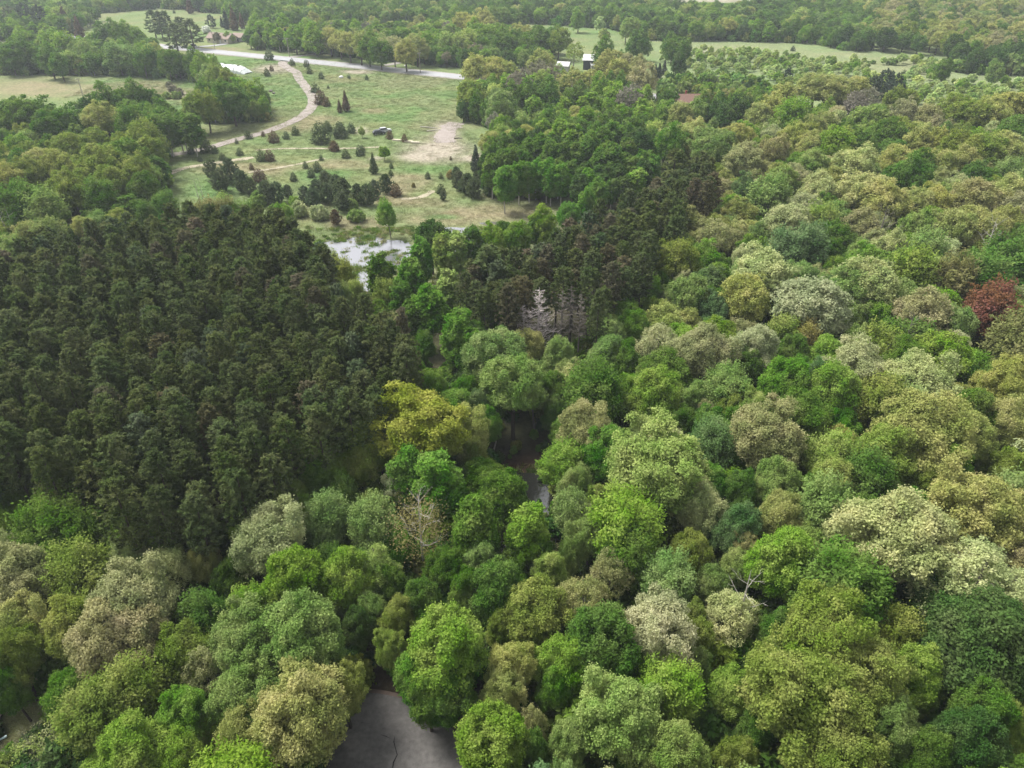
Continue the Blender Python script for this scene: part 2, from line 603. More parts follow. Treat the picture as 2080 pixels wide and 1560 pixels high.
def branch_mb(rng, h, r, spread, nmain=9, nsub=4, ntw=3, z0=0.3, upb=0.8, k=4, mb=None, base=(0, 0, -0.3)):
    """a leafless tree: trunk, limbs, boughs and twigs"""
    mb = mb or MB()
    lx, ly = rng.normal(scale=0.25, size=2)
    T = [np.array(base), np.array([lx * .3, ly * .3, h * .35]), np.array([lx * .7, ly * .7, h * .7]), np.array([lx, ly, h])]
    mb.tube(T, [r * 1.2, r * .95, r * .6, r * .12], 6)
    def at(t):
        s = t * 3
        i = min(int(s), 2)
        return T[i] + (T[i + 1] - T[i]) * (s - i)
    for i in range(nmain):
        t = z0 + (0.95 - z0) * (i + rng.uniform(0.1, .9)) / nmain
        a = i * 2.4 + rng.normal(scale=0.3)
        L = spread * (1.15 - 0.75 * t) * rng.uniform(0.75, 1.15)
        b = at(t)
        e = b + np.array([math.cos(a) * L, math.sin(a) * L, upb * L * rng.uniform(0.6, 1.2)])
        m = (b + e) / 2 + np.array([0, 0, -0.10 * L]) + rng.normal(size=3) * 0.08 * L
        rr = r * 0.42 * (1.2 - t)
        mb.tube([b, m, e], [rr, rr * .7, rr * .2], k)
        for j in range(nsub):
            s = rng.uniform(0.3, 0.95)
            p = (b * (1 - s) ** 2 + m * 2 * s * (1 - s) + e * s * s)
            dr = unit(e - b + rng.normal(size=3) * L * 0.55)
            l2 = L * rng.uniform(0.25, 0.5)
            q = p + dr * l2 + np.array([0, 0, 0.1 * l2])
            mb.tube([p, (p + q) / 2 + rng.normal(size=3) * .06 * l2, q], [rr * .4, rr * .3, rr * .12], 3, cap=False)
            for w in range(ntw):
                s2 = rng.uniform(0.3, 1)
                p2 = p + (q - p) * s2
                q2 = p2 + unit(dr + rng.normal(size=3) * 0.7) * l2 * rng.uniform(.3, .55)
                mb.tube([p2, q2], [rr * .22, rr * .1], 3, cap=False)
    return mb

# natural sizes (width, height) of every form
NAT = {'O': (9.6, 14.5), 'M': (8.6, 14.5), 'F': (8.6, 14.0), 'A': (5.0, 15.0), 'P': (4.0, 18.0), 'S': (8.6, 14.0),
       'J': (3.2, 3.4), 'C': (4.4, 10.0), 'Y': (4.2, 5.4), 'B': (3.6, 2.6), 'W': (4.6, 12.5), 'K': (4.8, 5.0)}
BARK = {'O': 'bark', 'M': 'bark', 'F': 'bark_grey', 'A': 'bark_pale', 'P': 'bark', 'S': 'bark_grey', 'J': 'bark', 'C': 'bark', 'Y': 'bark_grey', 'B': 'bark', 'W': 'bark', 'K': 'bark'}

def proto_parts(form, lod, seed):
    rng = np.random.default_rng(seed)
    q = (1.0, 0.5, 0.20)[lod]                   # leaf density
    s = (1.0, 1.42, 2.2)[lod]                   # leaf size
    if form == 'O':
        v, l = crown_lobed(rng, 4.7, (5.6, 5.0, 3.2)[lod], 14.3, 86, 1.12, int(30 * q) + 2, int(17 * q ** .3), 0.131 * s, 0.36 * s ** .5, -0.6, 0.22, 0.85, 0.26)
        t = trunk_mb(rng, 11.5, 0.30, 6, 3.4)
    elif form == 'M':
        v, l = crown_lobed(rng, 4.2, (4.4, 3.6, 1.6)[lod], 14.4, 74, 1.2, int(34 * q) + 2, int(17 * q ** .3), 0.128 * s, 0.34 * s ** .5, -0.75, 0.20, 0.95, 0.22)
        t = trunk_mb(rng, 11.5, 0.26, 5, 2.8)
    elif form == 'F':
        v, l = crown_feather(rng, 4.3, (4.2, 3.4, 1.8)[lod], 14.0, int(170 * q ** .6), int(150 * q ** .4), 0.185 * s, 0.27 * s ** .5)
        t = trunk_mb(rng, 11.0, 0.22, 7, 3.0)
    elif form == 'A':
        v, l = crown_lobed(rng, 2.4, 2.4, 15.0, 56, 0.80, int(26 * q) + 2, int(11 * q ** .3), 0.15 * s, 0.27 * s ** .5, -0.9, 0.14, 1.4, 0.16)
        t = trunk_mb(rng, 13.0, 0.15, 4, 1.2, 5)
    elif form == 'S':
        v, l = crown_lobed(rng, 4.2, 5.2, 13.8, 46, 1.1, int(20 * q) + 2, int(14 * q ** .3), 0.125 * s, 0.34, -0.4, 0.18, 0.85, 0.2, inner=0.03)
        t = branch_mb(rng, 12.6, 0.24, 4.4, 12, 5 if lod < 2 else 3, 3 if lod < 2 else 0, 0.35, 0.75)
    elif form == 'P':
        v, l = crown_pine(rng, 2.1, 9.2, 17.3, (0.62, 0.8, 1.2)[lod], (7, 6, 5)[lod], (3, 3, 2)[lod], (0.23, 0.36, 0.58)[lod], (18, 10, 6)[lod], 0.48, 0.9)
        t = trunk_mb(rng, 17.0, 0.17, 0, 1, 5, 0.15)
        for i in range(9 if lod < 2 else 0):
            z = rng.uniform(4.5, 9.5)
            a = rng.uniform(0, 6.28)
            L = rng.uniform(0.8, 1.7)
            t.tube([(0, 0, z), (math.cos(a) * L, math.sin(a) * L, z + 0.1 * L)], [0.04, 0.015], 3, cap=False)
    elif form == 'W':                            # open, wide-branched white pine
        v, l = crown_pine(rng, 2.5, 3.0, 12.4, (0.85, 1.05, 1.4)[lod], (6, 5, 5)[lod], (4, 3, 2)[lod], (0.32, 0.45, 0.66)[lod], (9, 7, 5)[lod], 0.7, 0.35)
        t = trunk_mb(rng, 12.0, 0.17, 0, 1, 5, 0.1)
    elif form == 'K':                            # low bushy pine
        v, l = crown_pine(rng, 2.2, 0.5, 4.7, (0.42, 0.55, 0.8)[lod], (10, 8, 6)[lod], (4, 3, 2)[lod], (0.24, 0.34, 0.5)[lod], (9, 7, 5)[lod], 0.55, 0.5)
        t = trunk_mb(rng, 4.2, 0.09, 0, 1, 4, 0.1)
    elif form == 'J':                            # rounded red cedar
        v, l = crown_cone(rng, 1.6, 0.0, 3.3, int(1700 * q), 0.15 * s, 0.50)
        t = trunk_mb(rng, 2.4, 0.07, 0, 1, 4, 0.05)
    elif form == 'C':                            # spruce cone
        v, l = crown_cone(rng, 2.1, 0.5, 10.0, int(3600 * q), 0.22 * s, 0.95)
        t = trunk_mb(rng, 9.0, 0.13, 0, 1, 4, 0.1)
    elif form == 'Y':                            # small open-grown tree
        v, l = crown_lobed(rng, 2.0, 1.2, 5.4, 20, 0.75, int(24 * q) + 2, int(9 * q ** .3), 0.17 * s, 0.26, -0.7, 0.14, 0.95)
        t = trunk_mb(rng, 4.0, 0.09, 4, 1.2, 4)
    elif form == 'B':                            # bush
        v, l = crown_lobed(rng, 1.75, -0.5, 2.6, 22, 0.62, int(24 * q) + 2, int(9 * q ** .3), 0.15 * s, 0.24, -0.2, 0.16, 0.95)
        t = trunk_mb(rng, 1.6, 0.05, 5, 0.9, 4)
    return v, l, t

PROTO = {}
def proto(form, lod, var):
    """(crown mesh, trunk mesh, joined mesh), each made only once asked for"""
    key = (form, lod, var)
    if key not in PROTO:
        PROTO[key] = [proto_parts(form, lod, hash(form) % 97 * 0 + ord(form) * 101 + lod * 17 + var * 7), None, None]
    return PROTO[key]

def proto_pair(form, lod, var):
    p = proto(form, lod, var)
    if p[1] is None:
        v, l, t = p[0]
        p[1] = (leaf_mesh('crown_' + form, v, l), t.mesh('trunk_' + form, [M[BARK[form]]]))
    return p[1]

def proto_joined(form, lod, var):
    p = proto(form, lod, var)
    if p[2] is None:
        v, l, t = p[0]
        p[2] = leaf_mesh('tree_' + form, v, l, (t, M[BARK[form]]))
    return p[2]

NVAR = {'O': (4, 4, 3), 'M': (4, 4, 3), 'F': (4, 4, 3), 'A': (3, 3, 3), 'P': (4, 4, 3), 'S': (3, 3, 2), 'J': (2, 3, 2), 'C': (2, 2, 2), 'Y': (2, 3, 3), 'B': (3, 3, 2), 'W': (3, 3, 2), 'K': (2, 3, 2)}

# leaf colours (linear albedo) and the words for them
PAL = {
    'cream': ((0.41, 0.455, 0.21), 'cream'), 'white': ((0.42, 0.455, 0.26), 'creamy white'), 'tan': ((0.36, 0.365, 0.17), 'tan'),
    'yellow': ((0.335, 0.365, 0.075), 'golden yellow'), 'olive': ((0.235, 0.30, 0.07), 'olive'), 'ytan': ((0.36, 0.39, 0.13), 'yellow-tan'),
    'lime': ((0.215, 0.34, 0.058), 'lime green'), 'plime': ((0.30, 0.39, 0.11), 'pale lime'), 'green': ((0.128, 0.222, 0.044), 'mid green'),
    'bright': ((0.145, 0.285, 0.048), 'bright green'), 'deep': ((0.088, 0.155, 0.042), 'deep green'), 'sage': ((0.245, 0.34, 0.105), 'sage green'),
    'blue': ((0.155, 0.24, 0.09), 'bluish green'), 'rust': ((0.21, 0.105, 0.06), 'rust red'), 'brown': ((0.22, 0.225, 0.085), 'brownish'),
    'ochre': ((0.29, 0.26, 0.11), 'ochre'), 'grey': ((0.25, 0.24, 0.17), 'grey'), 'pine': ((0.116, 0.150, 0.055), 'dark green'),
    'pineb': ((0.11, 0.15, 0.075), 'bluish dark green'), 'pineg': ((0.150, 0.142, 0.080), 'brownish grey'), 'cedar': ((0.105, 0.138, 0.064), 'dark green'),
    'cedarr': ((0.14, 0.105, 0.065), 'reddish brown'), 'savanna': ((0.42, 0.52, 0.20), 'pale green'), 'blossom': ((0.72, 0.72, 0.66), 'white-flowering'),
    'spruce': ((0.062, 0.086, 0.052), 'blackish green'),
}
# ------------------------------------------------------------------ which tree stands where
# px py width form colour, as measured in the photograph (2080 px wide); turned into places on the ground
HEROES = """
30 1025 70 M olive|23 1069 60 M lime|105 1075 125 F green|120 1042 85 F lime|192 1088 92 F green|265 1100 72 M lime|330 1097 64 M lime|365 1080 66 S sage
25 1112 62 S cream|52 1175 115 O tan|173 1168 110 F olive|262 1157 82 O cream|345 1150 95 S cream|412 1150 66 O ytan|505 1072 72 M lime|545 1105 140 O cream
660 1055 92 F sage|750 1065 100 F sage|612 1172 122 M lime|700 1185 98 M lime|768 1160 88 S plime|175 1205 62 M blue|140 1275 104 M olive|252 1235 150 O tan
245 1302 140 O tan|30 1272 92 O ytan|25 1335 82 O olive|405 1265 92 F green|365 1336 98 M olive|410 1375 78 S tan|520 1300 130 O sage|615 1275 150 O sage
628 1428 165 O ytan|478 1415 112 O sage|500 1490 92 O ytan|575 1512 95 O ytan|192 1440 112 F olive|262 1418 112 F olive|352 1468 90 M lime|290 1530 110 M lime
380 1545 84 M lime|20 1395 58 M green|430 1480 60 M olive|560 1440 80 O sage|696 1400 80 O ytan
965 1065 102 A green|1070 1072 90 A lime|1165 1040 84 F sage|1285 1060 145 F lime|1200 1088 76 O sage|1270 1132 104 F green|897 1155 76 M green|973 1150 76 M sage
1123 1158 66 M plime|1163 1138 50 F sage|1092 1130 54 M green|1015 1205 112 M green|1092 1238 116 M olive|945 1207 66 M green|1195 1222 100 S tan|1235 1165 80 S tan
1320 1262 142 O white|890 1310 150 M lime|860 1370 90 M bright|920 1400 95 M green|868 1405 92 M green|797 1325 60 O plime|820 1252 68 O olive|1034 1340 92 O ytan|1012 1408 84 O ytan
1132 1350 102 M lime|1125 1400 70 M bright|1230 1325 132 M green|1256 1455 155 O plime|1345 1395 120 F lime|1090 1480 58 S tan|1155 1502 78 M sage|1078 1535 64 M green|1015 1280 50 M olive
855 1215 80 M green|800 1190 60 M green|760 1230 60 S sage|740 1270 60 M deep
1412 1030 90 O cream|1485 1075 88 M blue|1510 1010 72 M green|1580 1050 86 O ytan|1680 1045 112 F sage|1520 1115 60 O tan|1585 1150 124 M lime|1705 1185 165 F green
1815 1090 200 O cream|1945 1075 70 O cream|1990 1185 165 S cream|1995 1040 155 O ytan|2068 1105 64 O tan|1985 1300 175 M deep|1900 1237 84 M deep|1690 1290 165 O olive
1757 1385 140 O olive|1620 1425 200 O olive|1700 1520 150 O olive|1828 1290 88 F olive|1850 1385 98 M lime|1818 1505 86 O sage|1985 1435 98 M green|1955 1510 96 M deep|2062 1490 74 M olive
2068 1405 62 M olive|1478 1405 78 M lime|1545 1335 66 S plime|1425 1300 68 M olive|1450 1190 62 M sage|1573 1285 70 M green|1360 1535 112 O sage|1490 1553 70 M olive|1880 1556 80 M green
1355 1180 102 F sage|1395 1128 82 M olive|1400 1260 60 M olive|1530 1470 70 M green|1660 1240 90 F green|1885 1150 70 M green
1365 520 88 O olive|1452 485 74 S tan|1400 465 62 O tan|1620 508 115 F blue|1600 468 82 O cream|1655 468 70 F olive|1698 490 62 M green|1960 480 120 O ytan
1742 520 62 O sage|1800 515 62 O cream|1760 542 72 M lime|1525 600 94 O ytan|1545 558 112 O cream|1645 622 140 O white|1702 588 92 O sage|1765 580 116 O cream
1862 560 102 F olive|1878 520 72 F sage|1940 570 86 F brown|2018 560 122 F green|2010 622 86 F rust|2066 690 96 F brown|1885 635 92 O tan|1952 660 66 M sage
1937 702 46 O white|1780 640 60 M lime|1735 650 52 O sage|1838 612 72 O sage|1446 632 56 M blue|1395 595 82 O sage|1315 580 64 M lime|1402 655 52 O ytan
1428 722 116 O tan|1528 707 88 O white|1517 745 66 M green|1582 785 96 M bright|1592 675 72 F olive|1645 692 70 F ochre|1615 752 46 M bright|1750 700 62 O sage
1795 712 80 F olive|1908 720 96 M lime|1840 745 80 M green|1732 757 112 O cream|1873 795 136 O cream|1660 770 62 M blue|1692 805 112 M lime|1775 815 102 F olive
1632 855 102 M green|1708 865 62 M bright|1860 880 158 O ytan|1965 890 100 O ytan|1978 845 92 M green|2035 790 92 O ytan|2062 870 82 O ytan|1555 895 140 O tan
1570 970 92 O sage|1687 935 96 F plime|1690 985 86 M plime|1440 910 96 F blue|1475 790 92 F sage|1475 832 56 M olive|1335 800 112 M lime|1320 880 50 S grey
1350 955 200 O plime|1400 1000 90 O cream|1790 930 112 M olive|1770 972 100 F green|1930 955 82 M lime|1880 985 70 M olive|1500 930 62 M green|2040 950 70 M olive|1635 1000 60 M green
857 868 185 O yellow|955 880 96 O ytan|968 925 62 M olive|650 890 108 M plime|745 915 108 M olive|640 960 86 F lime|830 955 82 A bright|895 970 104 A bright|810 985 70 S white
810 785 62 M bright|880 790 66 M lime|848 760 38 M bright|1008 725 128 O sage|1080 710 64 O ytan|1042 782 128 O sage|1087 800 72 S sage|1140 722 72 M sage
1160 765 70 S cream|1220 725 76 M sage|1262 735 72 M green|1205 800 126 F green|1285 800 80 M lime|1195 875 108 O tan|1225 925 92 M bright|1160 990 66 M sage
872 615 68 A bright|833 560 62 A bright|855 512 54 A bright|900 500 48 A plime|772 545 58 A green|930 670 78 A bright|967 682 58 A bright
1010 668 48 A bright|925 500 50 A plime|960 488 48 A green|1000 492 56 M lime|1050 478 56 M lime|1110 458 56 M lime|1150 442 46 M bright|1190 416 36 A bright|1215 396 36 A bright|1025 474 44 M green|1085 468 44 M green|910 577 52 A plime|875 482 70 M deep|790 600 52 F olive|770 640 48 A green|800 662 44 S tan|722 592 38 F plime|832 640 48 A green|862 700 44 F green|815 600 46 A green|1250 620 62 O plime|1270 640 60 M lime|1228 665 56 O plime|1285 662 60 M lime|1240 690 60 M sage
950 700 60 A bright|1130 800 60 M green|700 1010 60 F green|590 1000 70 M lime|560 960 60 F olive|700 960 60 M lime|1300 890 60 M sage|980 830 60 M blue
1360 203 34 M green|1385 238 46 O ytan|1412 236 44 O sage|1350 228 36 M lime|1432 222 34 M green|1456 236 48 M deep|1492 226 48 M deep|1474 246 46 M deep|1548 240 68 O ytan|1610 240 66 F lime|1588 205 50 O ytan|1675 190 90 O ytan|1722 192 66 O ytan|1745 218 62 S grey|1830 215 60 O olive|1765 252 72 O sage
1800 282 66 M green|1838 240 44 O tan|1878 245 46 O tan|1960 240 88 O olive|2030 236 92 O ytan|2057 275 60 M green|1442 312 76 O sage|1508 340 76 O tan|1500 292 52 O ytan
1625 300 80 O ytan|1698 300 72 M lime|1750 305 56 M green|1878 307 82 O ytan|1970 316 104 O olive|2050 322 62 O ytan|1728 350 82 O cream|1652 352 72 O sage|1820 338 62 O ytan
1870 352 46 M green|1930 352 82 O ytan|1845 376 80 M green|1750 405 88 O cream|1790 425 80 O ytan|1874 420 96 O ytan|1975 418 82 O tan|2043 410 72 O ytan|2065 442 60 O tan
1562 412 82 F sage|1510 398 50 M blue|1460 300 50 O sage|1400 285 60 O ytan|1560 330 50 F brown|1360 300 60 M bright|1590 380 60 O sage|1660 400 70 O cream
987 143 84 O ytan|1017 152 72 O ytan|963 156 46 O ytan|953 193 50 O olive|967 202 42 M olive|1098 137 52 O ytan|1162 176 52 S ytan|1196 176 52 S ytan|1105 162 66 S grey
1055 178 52 S grey|1055 210 70 M green|1110 202 52 M green|1010 230 56 O sage|1283 137 58 O tan|1300 165 50 O tan|1230 140 50 O ytan|1255 150 50 O ytan|1230 190 70 M lime|1280 210 50 S grey
1050 335 60 A green|1010 345 55 A green|1040 300 60 A green|1090 315 64 A green|1130 330 60 A green|1180 320 66 A green|1210 300 70 A green|1255 285 70 A green|1290 300 60 A deep|1150 285 60 A lime|1230 335 60 A green|1100 355 56 A bright|1065 365 52 A bright|1130 365 52 A bright|1025 375 44 A bright
65 235 70 M green|125 255 85 M green|30 240 60 M green|180 225 40 M deep|240 205 70 M green|290 205 60 M green|215 250 60 O ytan|270 255 60 F green|340 265 76 A green|380 265 50 A green|405 228 66 O olive|300 290 60 F olive|310 310 50 A olive
160 320 80 O olive|100 350 90 O ytan|60 370 60 O olive|200 350 80 O olive|250 330 70 M green|280 360 60 O olive|230 380 60 M olive|290 390 50 M green|40 420 80 F green|100 430 70 F sage|20 380 60 O ytan|150 400 70 O olive|200 410 60 F green
450 170 60 O olive|430 195 60 M green|500 190 60 M lime|470 205 60 M green|420 140 50 M lime|400 130 50 M green
230 75 70 M green|265 72 60 M lime|60 90 90 M lime|120 95 60 F lime|30 110 60 M green|170 110 50 S sage|110 125 50 M green|350 125 50 M green|300 125 50 F green|250 120 50 F sage|180 135 40 B lime
545 65 90 M lime|620 75 80 M lime|680 85 50 O ytan|720 92 56 O ytan|760 100 60 M green|835 105 56 O ytan|800 100 40 S tan|930 90 80 F plime|880 85 60 M lime|990 70 80 M lime|1070 85 90 M green|1110 80 60 M green|1030 95 60 M green|1135 85 40 O olive|960 50 80 O ytan|1010 38 46 O sage
1175 40 26 M lime|1218 50 22 Y savanna|1228 72 22 Y plime|1295 88 46 M green|1375 98 46 M green|1362 88 30 M green|1225 108 40 M green|1280 62 40 O plime|1378 130 28 M deep|1165 115 36 S plime|1265 120 20 M green
"""
SHRUBS = """
547 122 18 J cedar|543 154 13 J cedar|552 144 9 J cedarr|594 133 11 J cedar|542 212 14 J cedar|629 150 12 J cedar|623 136 11 J cedar|653 160 12 J cedar|640 188 16 J cedar|653 212 25 J cedarr|664 216 15 J cedarr
505 282 14 J cedar|481 292 7 J cedar|416 300 18 C cedar|390 313 15 J cedar|421 310 24 J cedar|437 312 14 J cedar|407 328 9 J cedar|453 326 13 J cedar|488 316 13 J cedar|532 328 20 J cedar|549 328 20 J cedarr|528 370 24 J cedarr
557 290 20 J cedarr|582 283 13 J cedar|601 275 15 J cedar|535 277 8 J cedarr|665 270 18 J cedar|653 291 38 J cedar|680 307 18 J cedarr|692 275 24 J cedar|512 346 10 J cedarr|653 326 9 J cedar|621 342 11 J cedar|645 349 18 J cedar
597 368 15 J cedar|633 360 17 J cedar|660 372 25 J cedar|434 366 32 K cedar|471 374 40 K cedar|451 392 38 K cedar|495 392 36 K cedar|512 398 28 K cedar|545 414 38 K pineb|565 412 36 K pineb|525 418 30 B sage|586 402 22 K cedar|622 414 30 K pineb|646 408 36 K cedar|667 414 36 K pineb
664 384 30 K cedar|684 390 30 K pineb|698 408 40 K cedar|637 422 32 K pineb|728 414 34 K cedar|748 418 38 K pineb|785 392 32 K cedar|805 398 24 J cedarr|762 402 30 K pineb|697 430 34 K cedar|715 426 26 B sage
760 353 18 C cedar|794 357 10 J cedar|795 342 9 J cedar|731 316 18 J cedar|736 309 12 J cedar|703 321 16 J cedar|679 306 18 J cedarr|666 266 17 J cedar|691 280 28 J cedar|714 270 18 J cedar|691 230 11 C cedarr|704 227 17 C cedarr|792 282 14 J cedarr|822 288 13 J cedarr
967 350 24 C spruce|927 364 20 K cedar|896 393 18 J cedar|900 407 15 K pineb|933 386 34 K cedar|950 394 36 K cedar|963 402 34 K cedar|970 378 26 K cedar|869 363 12 J cedar|896 363 10 J cedar|745 162 8 J cedar|709 159 6 J cedar|667 180 5 J cedar|916 326 6 J cedarr|1002 372 26 K pineb
601 100 18 C spruce|531 96 16 C spruce|551 96 18 C spruce|570 96 18 C spruce|585 98 16 C spruce|616 104 18 C spruce|635 105 10 C spruce|651 108 18 C spruce|520 92 16 C cedar|452 56 8 C spruce|462 60 15 C spruce|478 62 18 C cedarr|431 58 18 K spruce|493 58 12 C cedarr
332 82 24 W cedar|345 80 24 W cedar|364 112 34 W cedar|395 100 36 W cedar|375 95 30 W cedar|318 78 24 W cedar|60 62 34 K spruce|90 66 34 K spruce|30 60 30 K cedar|165 78 16 C cedarr|155 72 12 C cedar|137 58 16 C cedarr|110 52 18 K cedarr
354 27 5 J cedar|170 40 5 J cedar|177 40 5 J cedar|189 40 5 J cedar|197 40 5 J cedar|388 28 14 C cedarr|827 64 12 C spruce
790 440 38 F lime|462 430 40 F plime|578 440 38 M lime|512 436 24 B sage|608 440 34 B cream|650 446 34 B cream|683 458 26 K cedarr|725 450 32 B sage|600 418 22 B lime|560 445 30 B sage
345 178 12 B grey|352 186 14 B grey|365 192 14 B grey|360 200 16 B sage|352 160 16 B grey|340 200 14 B sage|735 268 14 Y plime|780 310 22 Y lime|840 380 8 B ochre|915 362 18 B ochre
1338 158 12 C spruce|1348 152 12 C spruce|1330 160 12 C spruce|1640 133 10 J spruce|1610 104 8 J spruce|1889 124 10 J spruce|1833 158 12 J cedar|1597 166 18 K spruce|1768 204 34 K spruce|1790 200 40 K spruce|1812 202 36 K spruce|1800 208 30 K spruce|1860 180 6 J cedarr|1887 175 6 J cedar
440 76 13 Y grey|462 74 14 Y lime|472 78 10 Y plime|1920 140 26 M green|1940 145 24 B sage|1960 140 20 B tan|1975 140 22 B sage|2020 145 26 M sage|2035 130 10 C green
2040 150 40 B sage|420 66 14 B blossom|1065 240 14 A deep
"""
# (crown outline in the photograph, spacing factor, W range, [(form, colour, weight)...])
MAIN = [(-300, 1015), (60, 1000), (160, 1040), (240, 1100), (340, 1085), (450, 1085), (540, 1030), (590, 950), (600, 870), (760, 830), (820, 760), (880, 775),
        (930, 720), (1000, 700), (1180, 712), (1230, 612), (1290, 570), (1340, 512), (1400, 440), (1460, 385), (1470, 335), (1440, 300), (1330, 282),
        (1330, 255), (1440, 238), (1560, 224), (1640, 216), (1700, 198), (1760, 206), (1850, 228), (2080, 250), (2500, 275), (2500, 1900), (-300, 1900)]
HOLE = [(990, 868), (1060, 848), (1132, 868), (1142, 955), (1138, 1030), (1105, 1062), (1062, 1010), (1008, 985)]
LOT = [(600, 1720), (650, 1480), (700, 1420), (760, 1385), (985, 1455), (1010, 1720)]
YARD = [(-400, 1385), (110, 1375), (150, 1480), (180, 1850), (-400, 1850)]
ROOF = [(1335, 152), (1432, 156), (1440, 236), (1345, 236)]
GAPS = [[(1380, 1070), (1430, 1070), (1440, 1130), (1390, 1130)], [(880, 720), (930, 700), (935, 790), (900, 790)], [(1330, 1070), (1370, 1070), (1370, 1130), (1330, 1130)]]
PLANT = [(-420, 520), (-60, 505), (160, 482), (290, 458), (420, 433), (560, 445), (640, 500), (700, 590), (760, 650), (870, 745), (790, 830), (745, 870), (610, 868),
         (580, 945), (520, 1015), (440, 1050), (330, 1050), (240, 1068), (170, 990), (60, 960), (-420, 900)]
STAND = [(935, 580), (960, 530), (1010, 500), (1080, 500), (1170, 455), (1240, 405), (1340, 372), (1440, 330), (1462, 370), (1400, 430), (1340, 500), (1290, 560), (1230, 605), (1195, 660), (1110, 640), (1030, 640), (985, 620)]
MIXD = [('O', 'cream', 9), ('O', 'tan', 4), ('O', 'ytan', 6), ('O', 'sage', 13), ('M', 'green', 18), ('M', 'lime', 15), ('M', 'bright', 10), ('M', 'deep', 4), ('F', 'sage', 7), ('F', 'green', 12), ('F', 'olive', 3), ('M', 'olive', 3), ('M', 'blue', 4), ('S', 'cream', 7), ('S', 'sage', 5), ('F', 'lime', 6), ('M', 'plime', 7)]
MIXR = [('O', 'ytan', 22), ('O', 'olive', 9), ('O', 'cream', 14), ('O', 'tan', 7), ('O', 'sage', 15), ('M', 'green', 14), ('F', 'olive', 6), ('F', 'sage', 6), ('M', 'lime', 6), ('S', 'grey', 1)]
MIXC = [('O', 'ytan', 14), ('O', 'sage', 10), ('M', 'green', 18), ('M', 'lime', 14), ('F', 'green', 10), ('F', 'plime', 10), ('M', 'deep', 6), ('S', 'grey', 3), ('A', 'lime', 10)]
MIXL = [('M', 'green', 20), ('O', 'olive', 14), ('O', 'ytan', 8), ('F', 'green', 14), ('M', 'lime', 10), ('A', 'green', 12), ('F', 'sage', 6)]
MIXG = [('A', 'green', 30), ('A', 'bright', 14), ('A', 'deep', 16), ('A', 'lime', 10)]
MIXT = [('M', 'green', 24), ('M', 'deep', 16), ('F', 'green', 16), ('O', 'ytan', 6), ('M', 'lime', 14), ('A', 'green', 14), ('O', 'sage', 6), ('F', 'plime', 6)]
MIXF = [('O', 'ytan', 30), ('O', 'tan', 16), ('O', 'olive', 12), ('M', 'deep', 14), ('M', 'green', 12), ('O', 'sage', 8)]
MIXS = [('Y', 'savanna', 40), ('Y', 'lime', 10), ('Y', 'plime', 24), ('Y', 'sage', 12), ('Y', 'lime', 5), ('B', 'sage', 8)]
